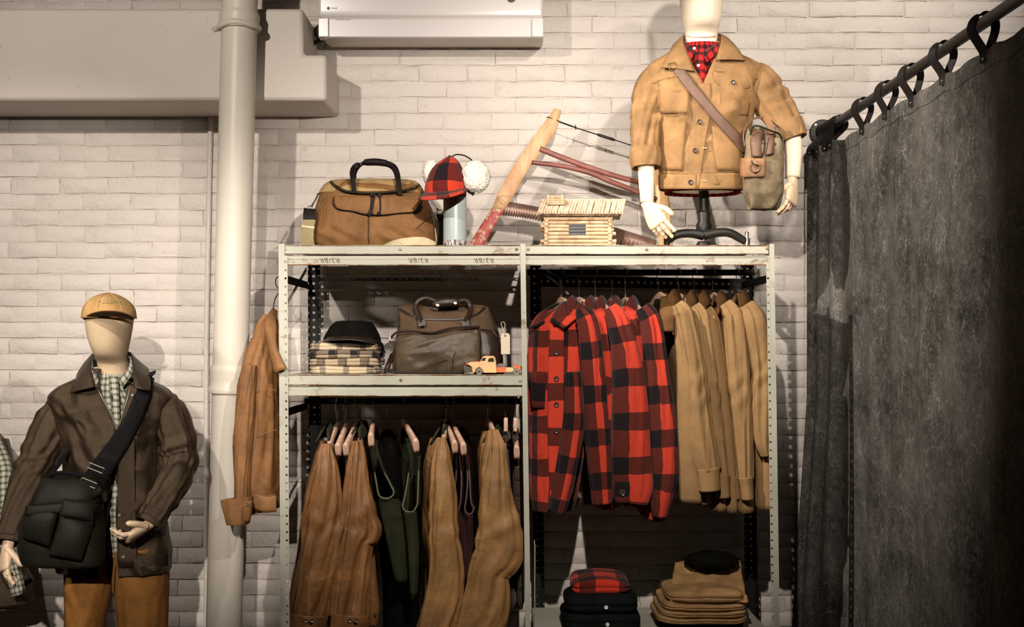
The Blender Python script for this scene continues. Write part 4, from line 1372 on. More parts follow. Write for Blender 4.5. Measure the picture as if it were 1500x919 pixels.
V, F, U = lvg.shell(PZ(307.5, YG), PZ(184, YG), 60, 80, fold=(.006, 2.5, 7), crease=(.004, 14), seed=91, extra=bag_hem)
cth = np.tile(np.clip(np.cos(np.linspace(-PI, PI, 81)), 0, 1) ** .7, 60)
zb0 = PZ(300, YG)
V[:, 2] = zb0 + (V[:, 2] - zb0) * (1 - .20 * cth * np.clip((V[:, 2] - zb0) / .12, 0, 1))
mesh_obj('bag_body', V, F, M['field_bag'], fb, thick=.004, angle=180)
V, F, U = lvg.shell(PZ(216, YG), PZ(213, YG), 3, 60, off=-.006)
c = V[:61].mean(0); n0 = len(V)
mesh_obj('bag_lining', np.vstack([V, c]), grid_faces(3, 61) + [(k, k + 1, n0) for k in range(60)], M['waxed_seam'], fb, angle=180)
patch_part('leather_tab', M['tan_leather'], fb, lvg, [((1090, 232), (1122, 232)), ((1089, 248), (1122, 248)), ((1090, 260), (1120, 259))], off=.012, thick=.005, n=8, m=8, label='square tan leather tab')
qd = P(1106, 244, 4.515)
ang = np.linspace(0, 2 * PI, 25)
MB().tube([qd + np.array((.019 * math.cos(a), -.004 * math.sin(a), .019 * math.sin(a))) for a in ang], .0045, 10, caps=False).build('tab_ring', M['tan_leather'], fb, label='leather bound ring')
MB().ribbon([P(1098, 240, 4.51), P(1106, 238.5, 4.506), P(1115, 240, 4.51)], (0, 0, 1), .012, .004, smooth=8).build('ring_keeper', M['tan_leather'], fb)
# front panel folded over the mouth, gusset flaps of leather, top handle
strip_px('gusset_flap', M['strap_leather'], fb, [(1102, 192, 4.60), (1099, 205, 4.565), (1101, 230, 4.54)], [(1118, 191, 4.60), (1117, 205, 4.56), (1116, 231, 4.535)], 14, 8, .005, .014, label='brown leather inner pocket')
strip_px('gusset_flap', M['strap_leather'], fb, [(1120, 190, 4.60), (1121, 205, 4.56), (1121, 228, 4.535)], [(1135, 192, 4.60), (1136, 208, 4.565), (1133, 226, 4.54)], 14, 8, .005, .014, label='brown leather inner pocket')
MB().tube([P(1099, 198, 4.56), P(1103, 186, 4.55), P(1112, 185, 4.535), P(1130, 192, 4.535), P(1143, 198, 4.56), P(1146, 215, 4.58)], .0035, 8, smooth=26).build('bound_edge', M['olive_twill'], fb)
MB().tube([P(1119, 196, 4.54), P(1120, 215, 4.53), P(1117, 228, 4.53), P(1111, 231, 4.53)], .003, 8, smooth=16).build('bound_edge', M['olive_twill'], fb)
MB().ribbon([P(1091, 215, 4.60), P(1089, 195, 4.60), P(1095, 180, 4.60), P(1108, 173, 4.60), P(1125, 175, 4.61), P(1140, 186, 4.62)], (.2, .9, .4), .022, .004, smooth=24).build('top_handle', M['strap_leather'], fb)
MB().ribbon([P(1122, 172, 4.58), P(1128, 184, 4.565), P(1131, 196, 4.56)], (1, .2, 0), .026, .004, smooth=10).build('closure_strap', M['tan_leather'], fb)
A = [((985, 97), (991, 91)), ((990, 108), (1002, 99)), ((1010, 135), (1023, 127)), ((1040, 171), (1052, 163)), ((1070, 206), (1082, 197)), ((1084, 224), (1095, 216))]
Aa = cr(np.array([[a[0], a[1], b[0], b[1]] for a, b in A], float), 36)
t = np.linspace(0, 1, 5)
px = Aa[:, None, 0] * (1 - t) + Aa[:, None, 2] * t; py = Aa[:, None, 1] * (1 - t) + Aa[:, None, 3] * t
G = lvu.front_px(px, py, .020)
mesh_obj('shoulder_strap', G.reshape(-1, 3), grid_faces(36, 5), M['strap_leather'], fb, thick=.004, offset=0, angle=60)
b0 = lvu.front_px(988, 97, .03)
MB().tube([b0 + np.array(v) for v in ((-.018, 0, .006), (.008, 0, .016), (.018, 0, -.004), (-.008, 0, -.016), (-.018, 0, .006))], .0025, 8).build('buckle', M['brass'], fb)
e0 = lvu.front_px(1090, 221, .026)
MB().tube([e0 + np.array((.012 * math.cos(a), -.004, .012 * math.sin(a) - .006)) for a in ang], .0024, 8, caps=False).build('strap_ring', M['steel'], fb)
MB().tube([e0 + np.array((.004, -.006, -.014)), e0 + np.array((.012, -.010, -.024)), P(1101, 237, 4.51), P(1105, 242, 4.505)], [.003, .0045, .004, .003], 10, smooth=14).build('snap_hook', M['steel'], fb)
# ------------------------------------------------------------------ garments on the rails
M['rust_canvas'] = fabric('rust_waxed_canvas', (0.225, 0.10, 0.032), 0.45, 0.45, 0.4, 1.5, 0.6)
M['tan_canvas'] = fabric('tan_waxed_canvas', (0.28, 0.145, 0.05), 0.5, 0.4, 0.35, 1.4, 0.65)
M['dry_tan'] = fabric('dry_tan_cotton', (0.285, 0.168, 0.072), 0.85, 0.2, 0.2, 1.15, 0.85)
M['brown_cord'] = fabric('brown_corduroy', (0.13, 0.062, 0.022), 0.9, 0.15, 0.2)
M['collar_dark'] = fabric('dark_green_wool', (0.035, 0.036, 0.022), 0.95, 0.05, 0.2)
M['green_wool'] = fabric('dark_green_felt', (0.024, 0.026, 0.013), 0.95, 0.05, 0.2)
M['green_bind'] = plain('pale_green_binding', (0.10, 0.10, 0.055), 0.9)
M['maroon_wool'] = fabric('maroon_felt', (0.036, 0.014, 0.013), 0.95, 0.05, 0.2)
M['maroon_bind'] = plain('maroon_binding', (0.10, 0.05, 0.045), 0.9)
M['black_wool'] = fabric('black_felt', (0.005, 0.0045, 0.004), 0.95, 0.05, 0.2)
M['red_plaid'] = plaid('red_black_buffalo_check', (0.58, 0.052, 0.026), (0.105, 0.018, 0.012), (0.012, 0.008, 0.008), 0.165, 0.40)
M['brown_plaid'] = plaid('brown_dark_plaid', (0.10, 0.05, 0.03), (0.04, 0.022, 0.016), (0.014, 0.010, 0.009), 0.06, 0.45, fine=(.16, .12, .08))
M['hanger_wood'] = wood('hanger_wood', (0.72, 0.47, 0.34), (0.55, 0.33, 0.22), (1, 1, 4), 0.45)
M['hook_wire'] = plain('hook_wire', (0.62, 0.58, 0.52), 0.25, 1.0)
M['snap'] = plain('snap_metal', (0.30, 0.26, 0.22), 0.3, 0.9)


def hanger(label, hx, rail_z, near, Yr=RYc, group=None, tip=False, wide=False, far_dx=None, y_near=None):
    """wooden hanger: wire hook over the rail, wishbone bar; near = (px, py, Y) of its end towards the camera"""
    hk = np.array((PX(hx, Yr), Yr, rail_z))
    nk = P(*near)
    neck = np.array((hk[0], Yr, min(rail_z - .085, nk[2] + .075)))
    t = thing('clothes_hanger', label, 'hanger', neck, group)
    r = .0165
    pts = [hk + np.array((0, r * math.cos(a), r * math.sin(a))) for a in np.linspace(-2.4, 0, 5)[:0]]
    d = unit(np.array((nk[0] - hk[0], nk[1] - Yr, 0)))
    up = np.array((0, 0, 1.0))
    pts = [hk + r * (math.cos(a) * d + math.sin(a) * up) for a in np.linspace(-.35, PI + .35, 12)]
    pts += [hk - r * .4 * d - up * .026, hk - up * .04, neck + up * .0, neck - up * .01]
    MB().tube(pts, .0019, 8, smooth=44).build('hook', M['hook_wire'], t)
    far = 2 * np.array((hk[0], Yr, nk[2])) - nk
    far[1] = min(far[1], 5.02)
    far[0] = hk[0] - (nk[0] - hk[0]) * .4
    ctr = [far, far * .5 + neck * .5 + up * .008, neck, nk * .5 + neck * .5 + up * .008, nk]
    V, F, U = cloth_tube(ctr, [.010, .008, .008, .009, .0115 if wide else .009], [.020, .014, .016, .016, .030 if wide else .02], (1, 0, .02), 20, 40, e=3, bottom='close')
    MB().add(V, F, U).build('shoulder_bar', M['hanger_wood'], t, angle=180)
    return t


def sleeve_rows(name, mat, parent, rows, Y, depth=.045, side=(1, 0, 0), **k):
    path, w = rows_path(rows, Y)
    n = len(rows)
    d = np.full(n, depth) if np.isscalar(depth) else cr(np.array(depth, float), n)[:, 0]
    d = np.minimum(d, np.maximum(w * 1.4, .012))
    return cloth_part(name, mat, parent, path, w, d, side, **k)


def ring_seam(name, mat, parent, V, frac, nseg, nring, r=.0018):
    """seam that follows the camera side of one ring of a sleeve mesh"""
    ring = V[(2 + int(frac * nring)) * (nseg + 1):(3 + int(frac * nring)) * (nseg + 1)]
    c = ring.mean(0)
    half = ring[nseg // 4 - 2: nseg - nseg // 4 + 3]
    MB().tube(half + unit(half - c) * .0008, r, 6).build(name, mat, parent)


def body_slab(name, mat, parent, rows, Y=4.80, dep=.20, **k):
    """body of a garment hung end-on: thin across the picture, deep along the hanger"""
    path, w = rows_path(rows, Y)
    n = len(rows)
    d = dep * np.interp(np.linspace(0, 1, n), [0, .12, .3, 1], [.35, .85, .98, 1.0])
    return cloth_part(name, mat, parent, path, w, d, (1, 0, 0), **k)


def hung_collar(mat, parent, cx, cy, s=1.0, Y=4.66, flip=1):
    c1 = strip_px('collar', mat, parent, [(cx + 9 * s * flip, cy - 2 * s, Y + .12), (cx + 2 * s * flip, cy - 7 * s, Y + .05), (cx - 6 * s * flip, cy + 2 * s, Y)],
                  [(cx + 17 * s * flip, cy + 17 * s, Y + .12), (cx + 10 * s * flip, cy + 19 * s, Y + .01), (cx - 2 * s * flip, cy + 32 * s, Y - .04)], 16, 8, .007, .012)
    strip_px('collar', mat, parent, [(cx + 8 * s * flip, cy - 2 * s, Y + .13), (cx - 4 * s * flip, cy - 5 * s, Y + .14), (cx - 9 * s * flip, cy + 2 * s, Y + .08)],
             [(cx + 6 * s * flip, cy + 14 * s, Y + .2), (cx - 6 * s * flip, cy + 16 * s, Y + .2), (cx - 16 * s * flip, cy + 28 * s, Y + .08)], 16, 8, .007, .010)
    return c1


def auto_body(rows, shift=-6, half=17, top=0, bot=-14):
    out = []
    n = len(rows)
    for i, r in enumerate(rows):
        c = (r[1] + r[2]) / 2 + shift
        h = half * (0.45 if i == 0 else 0.8 if i == 1 else 1.0)
        out.append((r[0] + (bot if i == n - 1 else top), c - h, c + h))
    return out


RAILG = 'jackets on the lower left rail'
# ---- lower left bay ------------------------------------------------
defs = [
    ('rust waxed canvas jacket hung at the left end of the lower rail, buttoned cuff', 'rust_canvas',
     [(650, 472, 483), (668, 465, 488), (690, 459, 495), (731, 449, 501), (777, 442, 500), (822, 436, 496), (852, 430, 491), (883, 425, 484), (903, 421, 479)], 4.60, 494, (481, 650), 1),
    ('rust waxed canvas jacket with a bent sleeve, second from the left on the lower rail', 'rust_canvas',
     [(646, 518, 529), (665, 514, 534), (690, 508, 538), (731, 502, 545), (760, 499, 553), (778, 496, 557), (792, 496, 547), (822, 493, 542), (858, 490, 541), (903, 486, 541)], 4.60, 531, (527, 648), 2),
    ('tan waxed canvas jacket hanging between the green vest and the maroon vest', 'tan_canvas',
     [(641, 641, 652), (662, 636, 659), (690, 632, 663), (718, 630, 667), (750, 628, 668), (783, 629, 670), (815, 630, 676), (848, 627, 680), (880, 621, 678), (935, 613, 664)], 4.60, 653, (650, 640), 3),
    ('tan waxed canvas jacket with a bulging elbow, right end of the lower rail', 'tan_canvas',
     [(630, 717, 727), (652, 713, 736), (685, 709, 741), (718, 706, 746), (750, 703, 754), (776, 699, 763), (791, 696, 768), (812, 693, 765), (828, 688, 752), (842, 685, 744), (870, 680, 746), (900, 673, 743), (935, 664, 730)], 4.57, 715, (724, 630), 4),
]
for lab, mt, rows, Y, hx, near, sd in defs:
    t = thing('hanging_jacket', lab, 'jacket', (PX(hx, RYc), RYc, PZ(rows[-1][0], Y)), RAILG)
    body_slab('body', M[mt], t, auto_body(rows, 5 if sd < 3 else -8, 20), 4.80, .19, fold=(.012, 2.2, 2), crease=(.004, 8), seed=100 + sd)
    V, F, U = cloth_tube(*(lambda pw: (pw[0], pw[1], np.minimum(.042, np.maximum(pw[1] * .9, .014))))(rows_path(rows, Y)), (1, 0, 0), 64, 110, fold=(.014, 1.25, 2.2), crease=(.011, 9), seed=110 + sd,
                         kink=[(.45, .06, .004, 55)])
    sl = mesh_obj('sleeve', V, F, M[mt], t, uv=U, angle=180, weld=True)
    c = rows[0]
    # rear sleeve on the far side of the body
    rr = [(r[0], r[1] - 2, r[2] - 4) for r in rows]
    sleeve_rows('sleeve', M[mt], t, [(r[0] - 4, r[1] * 1.0, r[2], 4.985) for r in rr], 4.985, .03, seed=130 + sd, fold=(.006, 2, 2))
    cx = (c[1] + c[2]) / 2
    strip_px('collar', M['collar_dark'], t, [(cx + 14, 620, 4.86), (cx + 10, 616, 4.76), (cx + 2, 628, 4.66)], [(cx + 18, 636, 4.86), (cx + 14, 640, 4.74), (cx + 4, 646, 4.63)], 14, 7, .008, .012, label='dark green collar')
    strip_px('collar', M['collar_dark'], t, [(cx + 14, 620, 4.87), (cx + 6, 616, 4.80), (cx - 6, 632, 4.68)], [(cx + 4, 640, 4.9), (cx - 10, 642, 4.80), (cx - 16, 652, 4.70)], 14, 7, .008, .012, label='dark green collar')
    if sd in (1, 2):
        a, b = rows[-1][1], rows[-1][2]
        cu = sleeve_rows('cuff', M[mt], t, [(898, a + .5, b + 1.5), (908, a - 1.2, b + 1), (921, a - 2.5, b - 1)], Y, .058, nring=18, fold=(.002, 2, 3), top='hollow', seed=7)
        seamz = [(902, a, b)]
        for dx in (27, 36): button('stud', M['snap'], t, P(a + dx, 909, Y - .067), .007)
        MB().tube([P((rows[1][1] + rows[1][2]) / 2 - 5, 664, Y - .035), P(rows[3][1] + 14, 731, Y - .062), P(rows[5][1] + 12, 800, Y - .064), P(rows[-1][1] + 10, 896, Y - .06)], .0016, 6, smooth=30).build('seam', M['camel_seam'], t)
    hanger(lab.split(',')[0].replace('hung ', '').replace('jacket', 'jacket') + '' if False else 'wooden hanger inside the ' + ['leftmost rust jacket of the lower rail', 'rust jacket with the bent sleeve', 'tan jacket next to the maroon vest', 'tan jacket with the bulging elbow'][sd - 1],
           hx, RZL, (near[0], near[1] + 8, Y + .02), group='wooden hangers on the rails')
# loose cuff tab of the second jacket's far sleeve
j2 = [o for o in COL.objects if o.name.startswith('hanging_jacket')][1]
sleeve_rows('far_sleeve', M['rust_canvas'], j2, [(788, 536, 547), (852, 538, 552), (890, 537, 556), (914, 534, 554)], 4.70, .03, seed=141, fold=(.006, 2, 3))
button('stud', M['snap'], j2, P(550, 901, 4.665), .006)

VESTG = 'felt vests on the lower left rail'


def vest(label, mat, bind, left, right, bottom_rows, hx, near, Y=4.62, sd=0):
    """sleeveless vest seen end-on: two bound armhole edges meeting in a U, body below and behind"""
    t = thing('hanging_vest', label, 'vest', (PX(hx, RYc), RYc, PZ(bottom_rows[-1][0], Y)), VESTG)
    body_slab('body', M[mat], t, bottom_rows, 4.88, .12, fold=(.010, 2, 2), crease=(.003, 7), seed=150 + sd)
    u0, u1 = left[-1], right[-1]
    m1 = ((u0[0] * .8 + u1[0] * .2), max(u0[1], u1[1]) + 7); m2 = ((u0[0] * .3 + u1[0] * .7), max(u0[1], u1[1]) + 8)
    pts = list(left) + [m1, m2] + list(right)[::-1]
    edge_pts = cr(np.array([P(x, y, Y - .03 + .10 * max(0, (700 - y)) / 90.0 * .3) for x, y in pts]), 60)
    MB().tube(edge_pts, .0032, 8).build('armhole_binding', M[bind], t, label='paler binding round the armhole')
    # front and back panels either side of the armhole
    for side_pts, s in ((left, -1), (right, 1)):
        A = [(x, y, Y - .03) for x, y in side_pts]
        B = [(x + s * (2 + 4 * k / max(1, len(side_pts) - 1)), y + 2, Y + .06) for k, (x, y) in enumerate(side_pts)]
        strip_px('panel', M['black_wool'] if s < 0 else M[mat], t, A, B, 20, 6, .005, .004)  # left panel coloured black to stand in for shade on the vest
    # panel below the armhole
    low = [r for r in bottom_rows if r[0] > max(u0[1], u1[1]) + 12]
    A = [(u0[0] + 2, u0[1] + 9, Y - .03)] + [(r[1] + (r[2] - r[1]) * .25, r[0], Y - .02) for r in low]
    B = [(u1[0] - 1, u1[1] + 9, Y - .03)] + [(r[2], r[0], Y - .02) for r in low]
    strip_px('side_panel', M[mat], t, A, B, 30, 10, .005, .018)
    return t


vest('dark green felt vest nearest the second rust jacket, wide bound armhole', 'green_wool', 'green_bind', [(541, 655), (546, 680), (551, 705), (554, 722)], [(549, 648), (560, 685), (571, 708), (577, 722)],
     [(632, 541, 553), (665, 540, 565), (700, 540, 575), (740, 545, 588), (800, 560, 594), (852, 574, 597)], 547, (544, 634), 4.62, 1)
vest('dark green felt vest with a narrow armhole, left of the tan jackets', 'green_wool', 'green_bind', [(601, 672), (597, 705), (592, 732), (590, 742)], [(614, 668), (613, 700), (612, 730), (611, 740)],
     [(628, 588, 606), (660, 590, 614), (700, 588, 615), (745, 588, 614), (800, 592, 614), (872, 598, 612)], 592, (609, 643), 4.60, 2)
vest('maroon felt vest behind the tan jacket, left one of the maroon pair', 'maroon_wool', 'maroon_bind', [(668, 664), (668, 700), (664, 728), (663, 742)], [(673, 664), (676, 700), (675, 728), (674, 738)],
     [(622, 655, 668), (660, 660, 676), (745, 662, 678), (790, 664, 690), (850, 674, 692)], 654, (666, 645), 4.66, 3)
vest('maroon felt vest in front of the last tan jacket, right one of the maroon pair', 'maroon_wool', 'maroon_bind', [(681, 668), (685, 700), (683, 730), (681, 745)], [(686, 668), (688, 700), (690, 735), (694, 745)],
     [(628, 664, 680), (660, 672, 690), (745, 676, 694), (800, 678, 694), (850, 680, 692)], 663, (679, 649), 4.66, 4)
HG = 'wooden hangers on the rails'
for lab, hx, near, Y in (('wooden hanger with a pale end in the green vest near the second rust jacket', 547, (543.5, 645), 4.575), ('wooden hanger with a pale end in the narrow green vest', 591, (610, 654), 4.575),
                         ('wooden hanger with a pale end in the left maroon vest', 653, (666.5, 656), 4.60), ('wooden hanger with a pale end in the right maroon vest', 663, (679.5, 659), 4.60),
                         ('left of two bare hanger ends beside the leftmost rust jacket', 507, (495, 660), 4.60), ('right of two bare hanger ends beside the leftmost rust jacket', 521, (506.5, 660), 4.60),
                         ('wooden hanger end of the left plaid shirt by the middle upright', 741, (737.5, 664), 4.58), ('wooden hanger end of the right plaid shirt by the middle upright', 755, (757, 664), 4.58)):
    hanger(lab, hx, RZL, (near[0], near[1], Y), group=HG, wide=True)
# dark garments that fill the rail behind
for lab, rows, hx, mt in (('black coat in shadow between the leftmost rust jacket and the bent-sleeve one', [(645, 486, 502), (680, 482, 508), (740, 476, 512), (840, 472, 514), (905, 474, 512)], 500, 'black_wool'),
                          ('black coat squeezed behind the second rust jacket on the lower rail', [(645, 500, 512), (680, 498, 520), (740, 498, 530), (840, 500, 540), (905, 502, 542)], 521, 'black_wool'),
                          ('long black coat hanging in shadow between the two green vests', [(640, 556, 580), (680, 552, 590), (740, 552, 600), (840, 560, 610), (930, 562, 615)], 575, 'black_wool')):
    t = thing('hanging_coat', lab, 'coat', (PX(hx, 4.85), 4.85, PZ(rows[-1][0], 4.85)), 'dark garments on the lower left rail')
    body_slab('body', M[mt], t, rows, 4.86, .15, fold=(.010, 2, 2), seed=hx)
    nk = P((rows[0][1] + rows[0][2]) / 2, rows[0][0] - 2, 4.86)
    V, F, U = cloth_tube([nk + np.array((0, 0, .02)), nk, nk - np.array((0, 0, .03))], [.02, .026, .03], [.05, .06, .07], (1, 0, 0), 24, 10, bottom='hollow', top='hollow')
    mesh_obj('collar', V, F, M[mt], t, angle=180, weld=True)
    MB().tube([np.array((nk[0], RYc + .0, RZL + .014)), np.array((nk[0], RYc + .03, RZL - .01)), nk + np.array((0, 0, .02)), nk - np.array((0, 0, .02))], .002, 6, smooth=14).build('hanger_hook', M['hook_wire'], t)
for k, (lab, rows, hx) in enumerate((('dark brown plaid shirt, left one of two beside the middle upright', [(630, 734, 742), (648, 732, 744), (680, 731, 747), (740, 730, 752), (800, 738, 756), (880, 744, 757)], 741),
                                     ('dark brown plaid shirt touching the middle upright on the lower rail', [(628, 750, 759), (648, 749, 762), (680, 749, 766), (740, 750, 768), (800, 754, 768), (880, 756, 768)], 755))):
    t = thing('hanging_shirt', lab, 'shirt', (PX(hx, RYc), RYc, PZ(880, 4.7)), 'plaid shirts on the lower left rail')
    body_slab('body', M['brown_plaid'], t, rows, 4.80, .17, fold=(.006, 2, 2), seed=170 + k)
    hung_collar(M['brown_plaid'], t, hx - 1, 634, .55, 4.64)
    hanger_top = MB().box(PX(hx - 3, 4.62), PX(hx + 3, 4.62), 4.60, 4.625, PZ(632, 4.62), PZ(612, 4.62), .004).build('hanger_end', M['hanger_wood'], t, label='pale wooden hanger end')
    MB().tube([P(hx, 612, 4.62), P(hx - 2, 598, 4.64), P(hx + 1, 588, 4.66)], .0017, 6, smooth=10).build('hanger_wire', M['hook_wire'], t)

# ---- right bay: red check coats ------------------------------------------------
CG = 'red and black check coats on the right rail'
reds = [
    ('red check coat with dark front buttons at the left end of the right rail',
     [(452, 843, 856), (464, 842, 870), (480, 846, 876), (520, 850, 883), (580, 852, 889), (640, 857, 893), (700, 864, 896), (738, 868, 897)], 4.60, 822, .0),
    ('red check coat squeezed in second from the left, narrow shoulder showing',
     [(452, 868, 880), (464, 870, 892), (480, 874, 897), (520, 879, 901), (600, 880, 906), (700, 884, 912), (742, 888, 908)], 4.63, 848, .05),
    ('red check coat with a bright front panel and one dark hem button, middle of five',
     [(450, 884, 902), (464, 887, 916), (482, 890, 925), (520, 896, 937), (600, 897, 949), (680, 896, 953), (712, 896, 956), (736, 897, 948)], 4.57, 872, .09),
    ('red check coat fourth from the left, mostly hidden behind its neighbour',
     [(452, 905, 918), (466, 912, 936), (490, 918, 942), (540, 925, 951), (620, 930, 960), (700, 938, 964), (740, 940, 958)], 4.63, 896, .13),
    ('red check coat next to the tan jackets, rightmost of the five',
     [(450, 930, 952), (464, 936, 964), (482, 940, 970), (520, 944, 976), (580, 946, 985), (640, 948, 993), (690, 950, 995), (730, 952, 986), (758, 956, 977)], 4.59, 916, .03)]
for k, (lab, rows, Y, hx, uo) in enumerate(reds):
    t = thing('hanging_coat', lab, 'coat', (PX(hx, RYc), RYc, PZ(rows[-1][0], Y)), CG)
    if k:
        body_slab('body', M['red_plaid'], t, auto_body(rows, -14, 16, 6, -4), 4.80, .19, fold=(.010, 2, 2), crease=(.003, 7), seed=200 + k, u_off=uo)
    V, F, U = cloth_tube(*(lambda pw: (pw[0], pw[1], np.minimum(.045, np.maximum(pw[1] * .9, .014))))(rows_path(rows, Y)), (1, 0, 0), 64, 100, fold=(.012, 1.5, 1.6), crease=(.004, 7), seed=210 + k, u_off=uo + .03 * k, v_off=(.02, .05, .075, .10, .01)[k])
    mesh_obj('sleeve', V, F, M['red_plaid'], t, uv=U, angle=180, weld=True)
    sleeve_rows('sleeve', M['red_plaid'], t, [(r[0], r[1] - 12, r[2] - 16, 4.99) for r in rows], 4.99, .03, seed=220 + k, fold=(.006, 2, 2))
    cx = rows[0][1] - 2
    hung_collar(M['red_plaid'], t, cx - (4 if k else 6), 440 + (k in (0, 4)) * 0, .95, 4.66)
    ring_seam('shoulder_seam', M['black_wool'], t, V, .13, 64, 100, .0022)
    hanger('wooden hanger of the ' + ['front-turned red check coat', 'second red check coat from the left', 'red check coat with the hem button', 'fourth red check coat from the left', 'rightmost red check coat'][k], hx, RZR, ((rows[1][1] + rows[1][2]) / 2, rows[1][0] + 4, Y + .05), group=HG)
    # bare shoulder of the hanger showing left of the collar
coats = [o for o in COL.objects if o.name.startswith('hanging_coat') and 'red check' in o.get('label', '')]
c0 = coats[0]
rows = [(452, 812, 846), (462, 796, 856), (478, 779, 862), (505, 775, 863), (560, 774, 862), (620, 775, 859), (680, 777, 851), (725, 779, 843), (748, 782, 838)]
lv0 = Levels.px([(r[0], r[1], r[2], .05 + .03 * min(1, i / 2.0)) for i, r in enumerate(rows)], 4.72, 2.6)
V, F, U = lv0.shell(PZ(746, 4.72), PZ(453, 4.72), 90, 110, fold=(.012, 2.2, 2), crease=(.004, 8), seed=230)
mesh_obj('body', V, F, M['red_plaid'], c0, uv=U + np.array((.02, .03)), angle=180)
patch_part('front_edge', M['red_plaid'], c0, lv0, [((806, 480), (826, 480)), ((803, 560), (826, 560)), ((803, 640), (826, 640)), ((806, 735), (824, 735))], off=.010, n=40, m=8)
patch_part('chest_pocket', M['red_plaid'], c0, lv0, [((832, 545), (856, 548)), ((832, 560), (856, 564)), ((833, 598), (853, 600))], off=.012, bulge=.006)
patch_part('chest_pocket', M['red_plaid'], c0, lv0, [((780, 545), (800, 545)), ((780, 560), (800, 562)), ((782, 598), (799, 598))], off=.012, bulge=.006)
for px, py in ((815, 517), (815, 555), (815, 593), (815, 632)):
    button('button', M['horn'], c0, lv0.front_px(px, py, .016), .0095)
sleeve_rows('sleeve', M['red_plaid'], c0, [(545, 828, 850), (580, 828, 854), (625, 824, 855), (680, 815, 847), (720, 808, 838), (750, 803, 828)], 4.58, .04, seed=236, fold=(.008, 2, 3), crease=(.004, 9))
strip_px('collar', M['red_plaid'], c0, [(838, 440, 4.74), (820, 446, 4.70), (806, 470, 4.63)], [(850, 444, 4.70), (848, 462, 4.63), (826, 482, 4.60)], 18, 8, .007, .012)
strip_px('collar', M['red_plaid'], c0, [(826, 444, 4.76), (806, 452, 4.72), (798, 474, 4.65)], [(812, 446, 4.74), (788, 462, 4.68), (776, 482, 4.66)], 18, 8, .007, .012)
c2 = coats[2]
button('hem_button', M['horn'], c2, P(912, 722, 4.502), .012)
strip_px('hem_corner', M['red_plaid'], c2, [(900, 706, 4.515), (901, 722, 4.512), (902, 737, 4.515)], [(922, 706, 4.51), (922, 722, 4.508), (922, 737, 4.51)], 8, 6, .006, .004)

# ---- right bay: tan jackets ------------------------------------------------
TG = 'tan jackets on the right rail'
tans = [
    ('tan cotton jacket next to the red check coats, leftmost tan one', [(445, 984, 1000), (455, 986, 1012), (470, 991, 1018), (540, 1002, 1033), (620, 1006, 1043), (665, 1012, 1049), (690, 1019, 1053)], 4.56, 964),
    ('tan cotton jacket second from the left among the tan ones', [(447, 1010, 1026), (458, 1014, 1036), (474, 1018, 1041), (560, 1030, 1053), (640, 1038, 1061), (700, 1046, 1068)], 4.60, 994),
    ('tan cotton jacket in the middle of the five tan ones', [(452, 1030, 1042), (462, 1033, 1050), (476, 1036, 1054), (560, 1047, 1067), (640, 1057, 1076), (702, 1064, 1083)], 4.64, 1017),
    ('tan cotton jacket fourth from the left among the tan ones', [(444, 1053, 1070), (456, 1057, 1082), (474, 1061, 1089), (560, 1067, 1098), (640, 1076, 1101), (703, 1082, 1102)], 4.60, 1044),
    ('tan cotton jacket by the right upright of the shelving unit', [(446, 1083, 1104), (458, 1086, 1116), (478, 1090, 1124), (540, 1102, 1128), (600, 1102, 1130), (645, 1106, 1132), (668, 1114, 1132)], 4.58, 1080)]
for k, (lab, rows, Y, hx) in enumerate(tans):
    t = thing('hanging_jacket', lab, 'jacket', (PX(hx, RYc), RYc, PZ(rows[-1][0] + 40, Y)), TG)
    br = auto_body([(r[0], r[1], r[2]) for r in rows], -12 if k else -14, 19 if k < 4 else 22, 6, 40 if k < 4 else 70)
    body_slab('body', M['dry_tan'], t, br, 4.79, .19, fold=(.009, 2, 2), crease=(.003, 7), seed=240 + k)
    V, F, U = cloth_tube(*(lambda pw: (pw[0], pw[1], np.minimum(.040, np.maximum(pw[1] * .9, .014))))(rows_path(rows, Y)), (1, 0, 0), 60, 90, fold=(.012, 1.5, 1.4), crease=(.004, 6), seed=250 + k, kink=[(.5, .08, .003, 70)])
    mesh_obj('sleeve', V, F, M['dry_tan'], t, uv=U, angle=180, weld=True)
    a, b, yb = rows[-1][1], rows[-1][2], rows[-1][0]
    if k < 4:
        sleeve_rows('cuff', M['dry_tan'], t, [(yb - 4, a - 1, b + 1), (yb + 10, a + 2, b + 1), (yb + 29, a + 4, b + 2)], Y, .042, nring=18, top='hollow', fold=(.002, 2, 4), seed=260 + k)
    sleeve_rows('sleeve', M['dry_tan'], t, [(r[0], r[1] - 12, r[2] - 14, 4.99) for r in rows], 4.99, .03, seed=265 + k, fold=(.006, 2, 2))
    cx = (rows[0][1] + rows[0][2]) / 2 - 8
    hung_collar(M['brown_cord'], t, cx, 432, .9 if k else 1.15, 4.64)
    ring_seam('shoulder_seam', M['camel_seam'], t, V, .22 if k in (0, 4) else .17, 60, 90, .0018)
    hanger('wooden hanger of the ' + ['leftmost tan jacket', 'second tan jacket from the left', 'middle tan jacket', 'fourth tan jacket from the left', 'tan jacket by the right upright'][k], hx, RZR, ((rows[1][1] + rows[1][2]) / 2, rows[1][0] + 4, Y + .05), group=HG)
tj = [o for o in COL.objects if o.name.startswith('hanging_jacket') and 'leftmost tan' in o.get('label', '')][0]
strip_px('front_panel', M['dry_tan'], tj, [(986, 470, 4.60), (992, 540, 4.57), (992, 640, 4.57), (996, 736, 4.58)], [(1006, 470, 4.56), (1012, 540, 4.54), (1016, 640, 4.54), (1028, 738, 4.56)], 40, 10, .005, .012)
